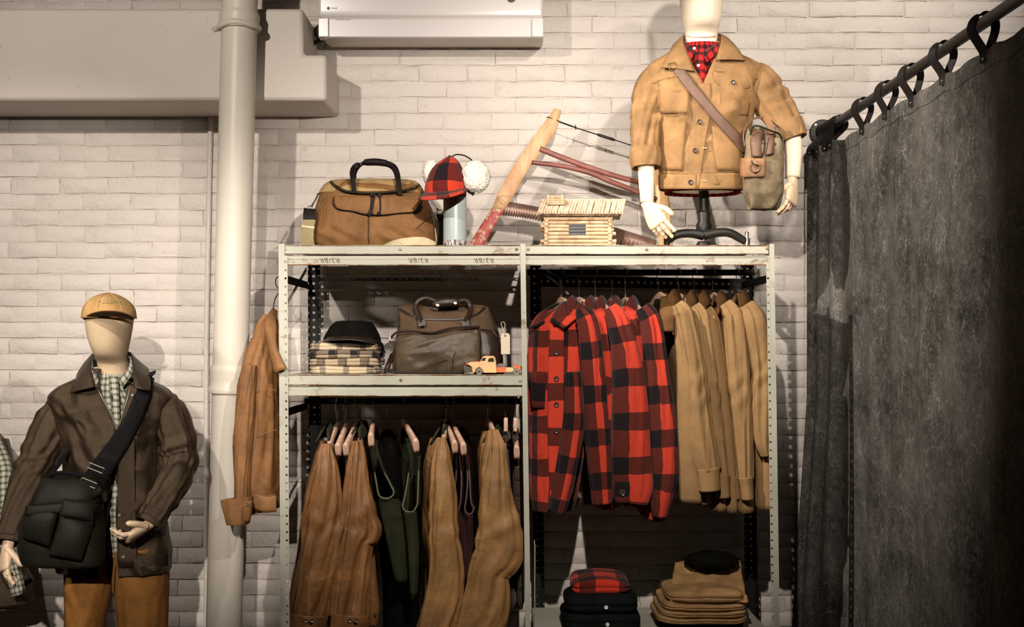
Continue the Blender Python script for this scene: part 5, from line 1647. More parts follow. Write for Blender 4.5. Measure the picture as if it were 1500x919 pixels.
strip_px('collar_fall', M['brown_cord'], tj, [(968, 436, 4.66), (967, 460, 4.60), (972, 486, 4.58)], [(990, 432, 4.66), (988, 458, 4.58), (987, 486, 4.57)], 14, 8, .008, .008, label='dark brown corduroy collar')

# ---- rust jacket hung outside the left end of the unit ------------------------------------------------
t = thing('hanging_jacket', 'rust brown jacket hung on the outside of the left upright, cuff turned out', 'jacket', (PX(390, 4.6), 4.6, PZ(770, 4.6)))
M['rust_dark'] = fabric('rust_brown_canvas', (0.23, 0.105, 0.036), 0.6, 0.3, 0.35, 1.4, .65)
rows = [(462, 388, 400), (480, 377, 402), (500, 369, 405), (535, 357, 407), (574, 350, 408), (617, 347, 409), (660, 345, 409), (704, 346, 409), (748, 362, 408)]
sleeve_rows('body', M['rust_dark'], t, rows, 4.62, [.03, .07, .09, .10, .10, .10], seed=300, fold=(.012, 2, 3), crease=(.010, 9), nring=90)
sleeve_rows('sleeve', M['rust_dark'], t, [(535, 358, 376), (575, 350, 374), (620, 345, 372), (665, 343, 369), (705, 343, 366), (742, 344, 366)], 4.50, .035, seed=301, fold=(.006, 2, 3), crease=(.005, 11), nring=80)
sleeve_rows('turned_cuff', M['rust_dark'], t, [(730, 324, 368), (745, 327, 369), (768, 333, 364)], 4.485, .04, seed=302, fold=(.006, 2, 5), nring=26, top='hollow')
strip_px('cuff_tab', M['rust_dark'], t, [(357, 738, 4.43), (356, 752, 4.43), (358, 766, 4.435)], [(369, 733, 4.44), (368, 748, 4.44), (366, 764, 4.445)], 8, 6, .006, .003)
button('stud', M['snap'], t, P(362, 739, 4.42), .005)
strip_px('collar', M['rust_dark'], t, [(399, 452, 4.62), (389, 470, 4.53), (391, 500, 4.50), (402, 547, 4.485)], [(406, 456, 4.62), (405, 480, 4.52), (406, 510, 4.485), (420, 540, 4.475)], 24, 9, .006, .010)
strip_px('collar', M['rust_dark'], t, [(402, 452, 4.66), (408, 480, 4.60), (410, 510, 4.56)], [(396, 456, 4.70), (398, 500, 4.68), (402, 530, 4.62)], 18, 7, .006, .006)
for pts in ([(362, 578, 4.508), (385, 570, 4.50), (405, 572, 4.505)], [(377, 640, 4.505), (390, 634, 4.5), (405, 630, 4.505)], [(374, 578, 4.506), (378, 610, 4.506), (376, 640, 4.508)], [(376, 722, 4.51), (390, 727, 4.505), (404, 724, 4.51)]):
    MB().tube([P(*q) for q in pts], .0014, 6, smooth=16).build('seam', M['camel_seam'], t)
strip_px('hem_band', M['rust_dark'], t, [(372, 722, 4.512), (388, 727, 4.508), (405, 726, 4.512)], [(370, 746, 4.514), (388, 751, 4.508), (405, 750, 4.512)], 14, 6, .005, .003)
h = thing('clothes_hanger', 'black wire hanger of the rust brown jacket outside the left upright', 'hanger', P(403, 450, 4.62))
MB().tube([P(409, 405, 4.60), P(404, 409, 4.60), P(405, 419, 4.60), P(413, 425, 4.60), P(418, 412, 4.60), P(416, 402, 4.60)], .0022, 8, smooth=30).build('hook', M['iron'], h)
MB().tube([P(413, 425, 4.60), P(404, 436, 4.61), P(401, 448, 4.62), P(400, 470, 4.63)], .0022, 8, smooth=20).build('hanger_stem', M['iron'], h)
MB().tube([P(384, 484, 4.63), P(400, 466, 4.63), P(406, 480, 4.66)], .004, 8, smooth=12).build('shoulder_bar', M['iron'], h)
# ------------------------------------------------------------------ things on top of the unit
M['duffel'] = fabric('brown_tan_duffel_canvas', (0.215, 0.10, 0.034), 0.7, 0.3, 0.35, 1.45, 0.65)
M['duffel_top'] = fabric('pale_tan_duffel_top', (0.36, 0.24, 0.105), 0.8, 0.2, 0.25)
M['dark_leather'] = fabric('dark_brown_bridle_leather', (0.008, 0.005, 0.004), 0.5, 0.15, 0.2)
M['khaki_web'] = fabric('khaki_webbing', (0.30, 0.25, 0.13), 0.85, 0.2, 0.15)
M['cream_web'] = fabric('cream_webbing', (0.62, 0.52, 0.33), 0.85, 0.2, 0.1)
M['can'] = plain('pale_blue_enamel', (0.40, 0.46, 0.44), 0.35, var=0.06)
M['fleece'] = fabric('white_fleece', (0.86, 0.80, 0.70), 1.0, 0.05, 0.1, 1.05, 0.92, 0.9, weave=220)
M['hat_plaid'] = plaid('hat_red_check', (0.62, 0.05, 0.022), (0.14, 0.015, 0.012), (0.018, 0.008, 0.010), 0.10, 0.42)
M['saw_wood'] = wood('pale_saw_wood', (0.66, 0.42, 0.20), (0.44, 0.22, 0.09), (1.0, 1.0, .25), 0.5)
M['saw_red'] = wood('red_brown_bar', (0.27, 0.075, 0.05), (0.12, 0.035, 0.025), (.3, 1, 1), 0.5)
M['twig'] = wood('pale_twig', (0.58, 0.41, 0.25), (0.36, 0.22, 0.12), (1, 1, 1), 0.6)
M['twig_roof'] = wood('bleached_twig', (0.66, 0.54, 0.39), (0.46, 0.34, 0.22), (1, 1, 1), 0.6)
M['blade'] = plain('rusty_blade', (0.20, 0.12, 0.09), 0.45, 0.5, var=0.35)


def worn_red():
    m, nt, b = new_mat('worn_red_paint')
    v = coords(nt)
    f = noise(nt, v, 38, 6, 0.7)
    msk = ramp(nt, f, [(0.50, (1, 1, 1)), (0.56, (0, 0, 0))])
    c = mixc(nt, msk.outputs[0], (0.62, 0.42, 0.28), (0.46, 0.06, 0.045))
    nt.links.new(c, b.inputs['Base Color'])
    b.inputs['Roughness'].default_value = .5
    return m


M['worn_red'] = worn_red()


def can_band():
    m, nt, b = new_mat('patterned_band')
    v = coords(nt, 'Object', (1, 1, .35))
    f = noise(nt, v, 190, 2, .6)
    r = ramp(nt, f, [(0.42, (0.05, 0.03, 0.06)), (0.5, (0.42, 0.36, 0.34)), (0.6, (0.62, 0.58, 0.50))])
    nt.links.new(r.outputs[0], b.inputs['Base Color'])
    return m


M['can_band'] = can_band()


def closed_shell(lv, z0, z1, nz, nth, **k):
    V, F, U = lv.shell(z0, z1, nz, nth, **k)
    n = nth + 1
    t, b = V[:n], V[-n:]
    V = np.vstack([np.tile(t.mean(0), (n, 1)), t.mean(0) + (t - t.mean(0)) * .5, V, b.mean(0) + (b - b.mean(0)) * .5, np.tile(b.mean(0), (n, 1))])
    U = np.vstack([U[:n], U[:n], U, U[-n:], U[-n:]])
    return V, grid_faces(nz + 4, n), U


# ---- tan duffel bag
YD = 4.74
t = thing('duffel_bag', 'tan and brown canvas duffel bag on top of the shelving unit, dark leather handle', 'bag', (PX(548, YD), YD, ZT))
lvd = Levels.px([(366, 460, 636, .13), (352, 458, 638, .145), (330, 460, 636, .150), (310, 463, 632, .146), (295, 466, 626, .138), (282, 471, 620, .122), (272, 478, 614, .098), (266, 488, 606, .07), (264, 500, 596, .045)], YD, 3.2)


def sag(th, z, p):
    low = np.clip((PZ(325, YD) - z) / .09, 0, 1)
    x = p[:, 0]
    return low * .007 * np.sin(x * 60 + 3 * np.sin(z * 40)) * np.clip(np.cos(th), 0, 1)


V, F, U = closed_shell(lvd, ZT + .001, PZ(264.3, YD), 80, 130, fold=(.010, 2.4, 6), crease=(.006, 10), seed=401, extra=sag)
V[:, 2] = np.maximum(V[:, 2], ZT + .0005)
body = mesh_obj('bag_body', V, F, M['duffel'], t, uv=U, angle=180, weld=True)
V, F, U = lvd.shell(PZ(286, YD), PZ(264.4, YD), 20, 100, off=.004, fold=(.008, 2.4, 6), seed=401)
n = 101
V = np.vstack([np.tile(V[:n].mean(0), (n, 1)), V])
mesh_obj('top_panel', V, grid_faces(21, n), M['duffel_top'], t, angle=180, weld=True, label='paler tan top panel')
patch_part('front_flap', M['duffel'], t, lvd, [((490, 288), (613, 286)), ((490, 297), (613, 296)), ((496, 306), (607, 309)), ((512, 309), (590, 312)), ((535, 314), (560, 315))], off=.011, bulge=.004, n=18, m=30, thick=.004)
for pts, mt, r in (([(490, 289), (490, 301), (498, 307), (516, 309), (534, 314), (560, 315), (585, 312), (606, 310), (613, 300)], 'dark_leather', .0022), ([(540, 316), (540, 335), (540, 357)], 'dark_leather', .0014),
                   ([(473, 290), (478, 310), (474, 335)], 'camel_seam', .0014), ([(608, 335), (622, 322), (633, 315)], 'dark_leather', .0012), ([(470, 306), (476, 296), (478, 288)], 'camel_seam', .0012)):
    seam(lvd, pts, M[mt], t, .013, r)
zp = [P(484, 266, 4.66), P(492, 273, 4.62), P(506, 280, 4.598), P(535, 283, 4.592), P(565, 282, 4.592), P(592, 279, 4.60), P(606, 275, 4.615), P(615, 271, 4.65)]
MB().ribbon(zp, (0, .5, 1), .011, .003, smooth=40).build('zipper', M['dark_leather'], t)
MB().ribbon([q + np.array((0, -.002, .001)) for q in zp], (0, .5, 1), .0035, .0025, smooth=40).build('zip_teeth', M['brass'], t)
# handle
MB().ribbon([P(519, 283, 4.585), P(517, 265, 4.60), P(516, 252, 4.62), P(521, 243, 4.635), P(536, 237.5, 4.64), P(551, 237, 4.64), P(566, 239, 4.64), P(577, 244, 4.635), P(582, 254, 4.62), P(584, 268, 4.60), P(586, 286, 4.585)], (1, .25, .4), .019, .005, smooth=60).build('handle', M['dark_leather'], t)
MB().ribbon([P(521, 272, 4.72), P(519, 256, 4.70), P(525, 245, 4.68), P(538, 240, 4.66), P(564, 241, 4.66), P(575, 246, 4.68), P(581, 258, 4.70), P(582, 274, 4.72)], (1, .25, .4), .016, .005, smooth=50).build('handle', M['dark_leather'], t)
V, F, U = cloth_tube([P(534, 238.5, 4.65), P(537, 238, 4.65), P(551, 237.5, 4.65), P(564, 239, 4.65), P(567, 239.5, 4.65)], [.010, .013, .014, .013, .010], [.014, .017, .018, .017, .014], (0, 0, 1), 24, 20, bottom='close')
mesh_obj('handle_grip', V, F, M['dark_leather'], t, angle=180, weld=True)
# leather zip pulls
for k, px in enumerate((544, 549, 556)):
    MB().ribbon([P(px, 284, 4.580), P(px - (0, 2, -1)[k], 296, 4.575), P(px - (2, 4, -1)[k], 308, 4.573), P(px - (6, 4, 0)[k], 314, 4.573)], (1, 0, .2), .006, .003, smooth=12).build('zip_pull', M['dark_leather'], t)
for x0, y0 in ((545, 286), (556, 286), (541, 314), (555, 313)):
    MB().lathe([(.006, -.004), (.008, 0), (.006, .004), (0, .005)], P(x0, y0, 4.574), (0, -1, 0), 12).build('pull_knot', M['dark_leather'], t)
# shoulder strap: clip, webbing, loop over the shelf edge
for pts in ([P(466, 284, 4.66), P(463, 291, 4.64), P(459, 298, 4.63), P(456, 303, 4.62)], [P(632, 295, 4.66), P(637, 302, 4.65), P(643, 309, 4.64)]):
    MB().tube(pts, [.003, .005, .0035, .003], 8) if len(pts) == 4 else None
    MB().tube(pts, .0035, 8, smooth=10).build('snap_hook', M['steel'], t)
for c in (P(455, 305, 4.62), P(644, 311, 4.635)):
    a = np.linspace(0, 2 * PI, 21)
    MB().tube([c + np.array((.012 * math.cos(q), 0, .008 * math.sin(q))) for q in a], .002, 8, caps=False).build('ring', M['steel'], t)
MB().ribbon([P(454, 306, 4.62), P(453, 314, 4.61), P(453, 322, 4.605)], (1, .1, 0), .046, .006, smooth=8).build('strap_end', M['dark_leather'], t)
MB().ribbon([P(453, 321, 4.606), P(450.5, 335, 4.60), P(450, 350, 4.60), P(452, 362, 4.61)], (1, .1, 0), .048, .004, smooth=16).build('shoulder_strap', M['khaki_web'], t)
MB().ribbon([P(451.5, 331.5, 4.6), P(451, 334.5, 4.597)], (1, .1, 0), .0485, .006).build('stripe', M['cream_web'], t, label='white woven stripe')
MB().ribbon([P(644, 313, 4.64), P(647, 325, 4.66), P(648, 345, 4.68), P(645, 362, 4.70)], (1, .3, 0), .030, .004, smooth=14).build('strap_end', M['dark_leather'], t)
MB().ribbon([P(640, 314, 4.70), P(641, 330, 4.72), P(639, 350, 4.72), P(634, 364, 4.72)], (1, .3, 0), .022, .004, smooth=14).build('shoulder_strap', M['cream_web'], t)
V, F, U = cloth_tube([(PX(560, 4.56), 4.575, ZT + .001), (PX(578, 4.56), 4.545, ZT + .010), (PX(600, 4.55), 4.535, ZT + .0155), (PX(622, 4.55), 4.54, ZT + .0155), (PX(637, 4.56), 4.57, ZT + .008)], [.003, .012, .017, .017, .010], [.003, .004, .004, .004, .004], (0, .25, 1), 16, 40, bottom='close', e=3)
V[:, 2] = np.maximum(V[:, 2], ZT + .0005)
mesh_obj('shoulder_strap', V, F, M['cream_web'], t, angle=180, weld=True, label='loop of pale strap lying on the shelf edge')

# ---- can and trapper hat
YC = 4.58
t = thing('enamel_can', 'pale blue cylindrical can standing under the red check trapper hat', 'can', (PX(666.5, YC), YC, ZT))
rc = 17.2 / FPX * YC
hc = PZ(289, YC) - ZT
MB().lathe([(rc * .97, .022), (rc, .023), (rc, hc - .004), (rc * .98, hc), (0, hc)], (PX(666.5, YC), YC, ZT), (0, 0, 1), 40).build('can_body', M['can'], t)
MB().lathe([(0, 0), (rc * 1.0, 0), (rc * 1.015, .001), (rc * 1.015, .021), (rc, .0225), (0, .0225)], (PX(666.5, YC), YC, ZT), (0, 0, 1), 40).build('base_band', M['can_band'], t, label='patterned paper base band')
hat = thing('trapper_hat', 'red and black check trapper hat with white fleece ear flaps resting on the can', 'hat', (PX(655, 4.570), 4.68, ZT + hc))
YH = 4.57
lvh = Levels.px([(289, 624, 683, .085), (280, 623, 683, .09), (268, 625, 682, .088), (254, 630, 679, .078), (243, 638, 675, .062), (235, 648, 669, .038), (230.5, 655, 664, .016), (229.5, 658, 661, .005)], YH, 2.2)
V, F, U = lvh.shell(PZ(288.5, YH), PZ(229.6, YH), 50, 80, fold=(.004, 2, 8), crease=(.003, 18), seed=411)
cr_o = mesh_obj('crown', V, F, M['hat_plaid'], hat, uv=U * np.array((.34, .62)) + np.array((.028, .012)), thick=.003, angle=180)
strip_px('bill', M['hat_plaid'], hat, [(620, 284, 4.550), (628, 283, 4.500), (645, 282, 4.478), (665, 280, 4.478), (680, 277, 4.510), (684, 276, 4.550)], [(612, 292, 4.490), (622, 293, 4.435), (645, 291, 4.400), (668, 286, 4.410), (683, 280, 4.460), (687, 277, 4.520)], 36, 10, .006, 0)


def fluff(name, parent, c, rad, seed, mat=None):
    bm = bmesh.new()
    bmesh.ops.create_icosphere(bm, subdivisions=5, radius=1.0)
    V = np.array([v.co[:] for v in bm.verts]); F = [[v.index for v in f.verts] for f in bm.faces]
    bm.free()
    d = 1 + .10 * fbm(V * 2.2, 3, seed) + .09 * np.abs(vn(V * 11, seed + 2)) + .06 * vn(V * 24, seed + 3)
    V = V * d[:, None] * np.array(rad) + np.array(c)
    return mesh_obj(name, V, F, mat or M['fleece'], parent, angle=180)


fluff('ear_flap', hat, P(697, 259, 4.550), (.052, .045, .062), 421)
fluff('ear_flap', hat, P(632, 254, 4.630), (.034, .045, .050), 422)
MB().tube([P(661, 230, 4.570), P(669, 226.5, 4.560), P(680, 228, 4.550), P(690, 234, 4.540), P(697, 243, 4.530)], .0028, 8, smooth=24).build('tie_cord', M['dark_leather'], hat)
MB().lathe([(.008, -.003), (.009, .002), (.005, .005), (0, .006)], P(659, 230, 4.570), (0, 0, 1), 12).build('top_button', M['dark_leather'], hat)
MB().ribbon([P(683, 278, 4.530), P(689, 282, 4.540), P(694, 285, 4.550)], (0, .3, 1), .012, .004).build('flap_strap', M['olive_twill'], hat)

# ---- buck saw
YW = 4.93
t = thing('bow_saw', 'old wooden bow saw with red painted grip leaning on the brick wall', 'saw', (PX(700, YW), YW, ZT))
L_ = [(687, 362), (703, 334), (722, 305), (733, 279), (756, 240), (774, 214), (785, 198), (801, 177), (814, 160.5)]
R_ = [(707, 362), (722, 334), (739, 307), (756, 279), (770, 253), (786, 232), (798, 214), (813, 192), (820, 162)]


def bar(name, mat, L, R, Y, thick, n=40, parent=t, lab=None):
    o = strip_px(name, mat, parent, [(x, y, Y) for x, y in L], [(x, y, Y) for x, y in R], n, 6, thick, 0.004, label=lab)
    b = o.modifiers.new('bev', 'BEVEL'); b.width = .004; b.segments = 2; b.limit_method = 'ANGLE'
    return o


bar('saw_arm', M['saw_wood'], L_[2:], R_[2:], YW, .024)
bar('painted_grip', M['worn_red'], L_[:3], R_[:3], YW, .025, 24, lab='worn red painted grip end')
bar('saw_arm', M['saw_wood'], [(948, 222), (957, 260), (962, 300), (966, 362)], [(964, 222), (974, 262), (980, 300), (983, 362)], YW, .024)
V, F, U = cloth_tube([P(791, 218, 4.915), P(818, 229, 4.915), P(858, 244, 4.92), (P(905, 259, 4.925)), P(962, 274, 4.93)], np.array([4.0, 4.2, 4.2, 3.8, 3.5]) / FPX * 4.9, [.010] * 5, (.3, 0, 1), 16, 50, e=3, bottom='close')
mesh_obj('cross_bar', V, F, M['saw_red'], t, angle=180, weld=True)
V, F, U = cloth_tube([P(779, 238, 4.905), P(827, 244, 4.905), P(866, 254, 4.91), P(897, 267, 4.915), P(962, 292, 4.925)], np.array([3.2, 3.6, 3.8, 3.8, 3.5]) / FPX * 4.9, [.010] * 5, (.3, 0, 1), 16, 50, e=3, bottom='close')
mesh_obj('cross_bar', V, F, M['saw_red'], t, angle=180, weld=True)
for a, b, r in (((803, 171.5, 4.915), (843, 186.5, 4.92), .0018), ((806, 174.5, 4.945), (843, 187.5, 4.925), .0018), ((843, 187, 4.92), (877, 198, 4.92), .0026), ((900, 205, 4.92), (958, 224, 4.93), .0024)):
    MB().tube([P(*a), P(*b)], r, 8).build('tension_wire', M['iron'], t)
MB().tube([P(803, 171, 4.912), P(801, 172, 4.94), P(806, 175, 4.948)], .0018, 8).build('tension_wire', M['iron'], t)
MB().tube([P(843, 183, 4.915), P(843.5, 190, 4.915)], .0022, 8).build('wire_stop', M['iron'], t)
MB().tube([P(874, 196.5, 4.92), P(877, 197.7, 4.92), P(898, 204.5, 4.92), P(901, 205.5, 4.92)], [.003, .0062, .0062, .003], 12).build('turnbuckle', M['iron'], t)
MB().lathe([(.004, 0), (.004, .003), (0, .004)], P(735, 297, 4.912), (0, -1, 0), 10).build('rivet', M['brass'], t)
# toothed blade
nT = 46
A = cr(np.array([(738, 294), (800, 306), (880, 327), (962, 352)], float), nT * 2); B = cr(np.array([(734, 314), (790, 322), (870, 347), (958, 372)], float), nT * 2)
top = [P(x, y, YW) for x, y in A]; low = [P(x, y + (0 if k % 2 else 3.0), YW) for k, (x, y) in enumerate(B)]
V = np.array(top + low); F = [(k, k + 1, k + 1 + nT * 2, k + nT * 2) for k in range(nT * 2 - 1)]
mesh_obj('saw_blade', V, F, M['blade'], t, thick=.0015, offset=0, angle=30)

# ---- twig log cabin
YK = 4.585
t = thing('toy_log_cabin', 'small log cabin model built of pale twigs on top of the shelving unit', 'model cabin', (PX(848, YK), YK + .08, ZT))
xa, xb = PX(800, YK), PX(893, YK)
nlog = 8
sp = (PZ(318, YK) - ZT) / nlog
dep = .17
rs = np.random.RandomState(5)
wx0, wx1 = PX(833, YK), PX(858, YK)


def log(p0, p1, r, mat=M['twig'], nm='log', parent=t):
    p0, p1 = np.array(p0, float), np.array(p1, float)
    mid = (p0 + p1) / 2 + rs.uniform(-.0012, .0012, 3)
    return MB().tube([p0, mid, p1], [r * rs.uniform(.92, 1.05), r, r * rs.uniform(.92, 1.05)], 9).build(nm, mat, parent, angle=60)


for k in range(nlog):
    z = ZT + sp * (k + .5)
    e0, e1 = rs.uniform(.004, .022), rs.uniform(.004, .026)
    if k in (3, 4, 5):
        log((xa - e0, YK, z), (wx0, YK, z), sp * .50); log((wx1, YK, z), (xb + e1, YK, z), sp * .50)
    else:
        log((xa - e0, YK, z), (xb + e1, YK, z), sp * .50)
    log((xa - e0, YK + dep, z), (xb + e1, YK + dep, z), sp * .5)
    zz = z + sp * .5
    f = rs.uniform(.006, .020)
    if k < nlog - 1:
        for xx in (xa, xb):
            log((xx + rs.uniform(-.002, .002), YK - f, zz), (xx + rs.uniform(-.002, .002), YK + dep + .015, zz), sp * .48)
MB().box(wx0, wx1, YK - .002, YK + .004, ZT + sp * 3.0, ZT + sp * 6.0).build('window', M['black'], t)
for k in range(3):
    MB().tube([(wx0, YK - .004, ZT + sp * (3.9 + .85 * k)), (wx1, YK - .004, ZT + sp * (3.9 + .85 * k))], .0009, 6).build('window_bar', M['iron'], t)
ze, zr = PZ(313, YK), PZ(293, YK + .08)
xr0, xr1 = PX(791, YK), PX(917, YK)
ns = 30
for k in range(ns):
    x = xr0 + (xr1 - xr0) * (k + .5) / ns
    j = rs.uniform(-.0012, .0012)
    log((x - .012 + j, YK - .030 + rs.uniform(-.005, .004), ze - .001), (x + .010 + j, YK + dep / 2 + .004, zr), (xr1 - xr0) / ns * .50, M['twig_roof'], 'roof_stick')
    log((x + .004 + j, YK + dep / 2, zr), (x - .004 + j, YK + dep + .030, ze), (xr1 - xr0) / ns * .50, M['twig_roof'], 'roof_stick')
for yy in (YK - .012, YK + dep * .5, YK + dep + .012):
    zz = ze - .004 + (zr - ze) * (0 if abs(yy - YK - dep / 2) > .05 else .93)
    log((xa - .004, yy, zz), (xb + .03, yy, zz), sp * .45, nm='roof_beam')
xc0, xc1 = PX(802, YK), PX(826, YK)
for k in range(4):
    z = PZ(300, YK + .05) + k * .0085
    log((xc0 - rs.uniform(0, .008), YK + .02, z), (xc1 + rs.uniform(0, .008), YK + .02, z), .0046, nm='chimney_log')
    log((xc0 - .003, YK + .09, z), (xc1 + .003, YK + .09, z), .0046, nm='chimney_log')
    for xx in (xc0 + .004, xc1 - .004):
        log((xx, YK + .012, z + .004), (xx, YK + .1, z + .004), .0044, nm='chimney_log')

# ------------------------------------------------------------------ things on the middle shelf
M['cream_plaid'] = plaid('cream_black_plaid', (0.62, 0.50, 0.33), (0.30, 0.24, 0.17), (0.03, 0.026, 0.024), 0.088, 0.26)
M['grey_plaid'] = plaid('cream_grey_plaid', (0.50, 0.39, 0.26), (0.21, 0.16, 0.12), (0.025, 0.022, 0.022), 0.082, 0.42, fine=(.10, .08, .07))
M['wool_black'] = fabric('black_green_wool', (0.0055, 0.005, 0.004), 0.95, 0.06, 0.2)
M['glove_leather'] = fabric('dark_olive_brown_leather', (0.085, 0.060, 0.036), 0.36, 0.45, 0.35, 1.4, 0.6, 0.3)
M['bag_canvas'] = fabric('brown_bag_canvas', (0.10, 0.060, 0.034), 0.8, 0.25, 0.3)
M['bag_leather'] = fabric('black_brown_leather', (0.030, 0.018, 0.012), 0.3, 0.5, 0.3)
M['tag_paper'] = plain('tag_paper', (0.66, 0.56, 0.42), 0.8)
M['truck_cream'] = plain('faded_orange_cream_paint', (0.80, 0.50, 0.24), 0.4, var=0.12)
M['truck_orange'] = plain('faded_orange_paint', (0.66, 0.16, 0.05), 0.4, var=0.2)
M['truck_grey'] = plain('truck_wheel_grey', (0.22, 0.19, 0.16), 0.5, var=0.2)
M['chrome_dull'] = plain('dull_chrome', (0.20, 0.17, 0.14), 0.3, 0.8)


def folded(name, label, cat, mat, x0, x1, yf, yb, z0, h, seed, group=None, tilt=0.0, groove=True, uvo=(0, 0), sag=0.0):
    """folded garment: soft slab with two rolled layers at its front edge"""
    t = thing(name, label, cat, ((x0 + x1) / 2, (yf + yb) / 2, z0), group)
    cx, cy, a, b = (x0 + x1) / 2, (yf + yb) / 2, (x1 - x0) / 2, (yb - yf) / 2
    nz, nth = 22, 120
    rows, uv = [], []
    th = np.linspace(-PI, PI, nth + 1)
    for k in range(nz):
        s = k / (nz - 1)
        ins = (abs(2 * s - 1) ** 4) * h * .42 + (.0045 * math.exp(-((s - .48) / .07) ** 2) if groove else 0)
        c, q = ell(th, 5.0)
        x = cx + (a - ins) * q; y = cy - (b - ins) * c
        z = z0 + h * s
        nz_ = .0045 * fbm(np.stack([x * 14, y * 14, np.full_like(x, z * 30)], -1), 2, seed)
        dip = sag * np.cos(np.clip((x - cx) / a, -1, 1) * PI / 2) * s
        rows.append(np.stack([x + nz_ * q, y - nz_ * c, z + (nz_ * 1.4 + dip) * (s > .02) + tilt * (x - cx)], -1))
        uv.append(np.stack([x + uvo[0], z - y * 0 + uvo[1] + (y - yf) * 1.0], -1))
    top, bot = rows[-1], rows[0]
    tops, tuv = [], []
    for f in (.97, .8, .6, .4, .2, .01):
        p = np.array([cx, cy, 0]) * (1 - f) + top * f
        p[:, 2] = top[:, 2].mean() * (1 - f) + top[:, 2] * f + .005 * fbm(p * 13, 2, seed + 1) * (1 - f) + sag * (1 - f)
        tops.append(p); tuv.append(np.stack([p[:, 0] + uvo[0], p[:, 2] + uvo[1] + (p[:, 1] - yf)], -1))
    V = np.concatenate([np.array([cx, cy, z0]) * .99 + bot * .01] + rows + tops)
    V[:, 2] = np.maximum(V[:, 2], z0)
    U = np.concatenate([uv[0]] + uv + tuv)
    mesh_obj('folded_cloth', V, grid_faces(nz + 7, nth + 1), mat, t, uv=U, angle=180, weld=True)
    return t


SG = 'folded plaid shirts on the middle shelf'
z = ZM
for k, (lab, mt, xl, xr, h, uvo) in enumerate((('cream plaid shirt at the bottom of the folded stack on the middle shelf', 'cream_plaid', 450, 553, .032, (.02, .03)),
                                               ('black and grey checked shirt, second from the bottom of the folded stack', 'grey_plaid', 449, 557, .030, (.00, .05)),
                                               ('grey checked shirt third from the bottom of the folded stack', 'grey_plaid', 447, 557, .030, (.035, .052)),
                                               ('cream plaid shirt on top of the folded stack, under the black cap', 'cream_plaid', 449, 554, .034, (.045, .03)))):
    o = folded('folded_shirt', lab, 'shirt', M[mt], PX(xl, 4.60), PX(xr, 4.60), 4.585 + .006 * (k % 2), 4.86, z, h, 500 + k, SG, uvo=uvo)
    MB().ribbon([((PX(500, 4.6) - .10), 4.588, z + h * .45), (PX(505, 4.6), 4.577, z + h * .47), (PX(505, 4.6) + .11, 4.588, z + h * .45)], (0, .2, 1), .0012, .0015, smooth=12)
    z += h - .001
ztop = z
t = thing('wool_cap', 'black flat topped wool cap resting on the folded plaid shirts', 'cap', (PX(515, 4.70), 4.70, ztop))
YQ = 4.70
lvq = Levels.px([(507, 474, 558, .105), (497, 475, 557, .105), (486, 480, 553, .100), (476, 487, 547, .090), (471.5, 493, 541, .075), (470, 503, 530, .045)], YQ, 2.6)
dz = ztop - PZ(503.5, YQ)
V, F, U = closed_shell(lvq, PZ(506.5, YQ), PZ(470.2, YQ), 40, 70, fold=(.006, 2, 6), crease=(.003, 16), seed=520)
V[:, 2] = np.maximum(V[:, 2] + 0, ztop - .004)
mesh_obj('crown', V, F, M['wool_black'], t, angle=180, weld=True)
strip_px('bill', M['bag_leather'], t, [(475, 497, 4.66), (487, 494, 4.60), (515, 493, 4.585), (540, 496, 4.60), (552, 499, 4.65)], [(473, 501, 4.64), (484, 499, 4.565), (513, 498, 4.54), (541, 502, 4.56), (554, 504, 4.63)], 30, 8, .005, label='shiny leather bill')
MB().ribbon([P(552, 499, 4.64), P(559, 507, 4.62), P(561, 517, 4.60), P(556, 522, 4.59)], (.3, 0, 1), .016, .004, smooth=14).build('ear_strap', M['wool_black'], t)

# ---- dark brown duffel bag
YV = 4.745
t = thing('duffel_bag', 'dark brown leather fronted duffel bag on the middle shelf, black padded handle', 'bag', (PX(656, YV), YV, ZM))
lvv = Levels.px([(552, 582, 731, .13), (540, 577, 735, .142), (520, 577, 735, .145), (500, 580, 731, .142), (482, 583, 727, .132), (468, 584, 722, .110), (457, 585, 717, .085), (450, 588, 713, .06), (446, 600, 700, .03)], YV, 3.4)
V, F, U = closed_shell(lvv, ZM + .001, PZ(447, YV), 70, 120, fold=(.008, 2.4, 5), crease=(.005, 9), seed=531)
V[:, 2] = np.maximum(V[:, 2], ZM + .0005)
mesh_obj('bag_body', V, F, M['bag_canvas'], t, uv=U, angle=180, weld=True)
A = [((584, 492), (700, 481)), ((582, 505), (701, 497)), ((582, 525), (701, 520)), ((584, 547), (699, 547))]
V, F, U = lvv.patch(A, n=50, m=70, off=.010, bulge=.022)
q = fbm(V * np.array((9, 1, 14)) + V[:, [2, 0, 1]] * 9, 2, 77); q2 = fbm(V * np.array((8, 1, 16)) - V[:, [2, 0, 1]] * np.array((22, 0, 0)), 2, 78); q3 = fbm(V * np.array((11, 1, 9)), 2, 79)
V[:, 1] -= .0045 * (1 - 2.4 * np.abs(q)) + .0035 * (1 - 2.6 * np.abs(q2)) + .010 * q3
mesh_obj('front_pocket', V, F, M['glove_leather'], t, uv=U, thick=.004, offset=0, angle=180, label='bulging olive brown leather front pocket')
V, F, U = lvv.patch([((702, 482), (726, 486)), ((703, 515), (729, 515)), ((701, 547), (728, 546))], n=30, m=16, off=.010, bulge=.010)
V[:, 1] -= .005 * fbm(V * 24, 2, 90)
mesh_obj('side_pocket', V, F, M['bag_leather'], t, uv=U, thick=.004, offset=0, angle=180, label='dark leather end pocket')
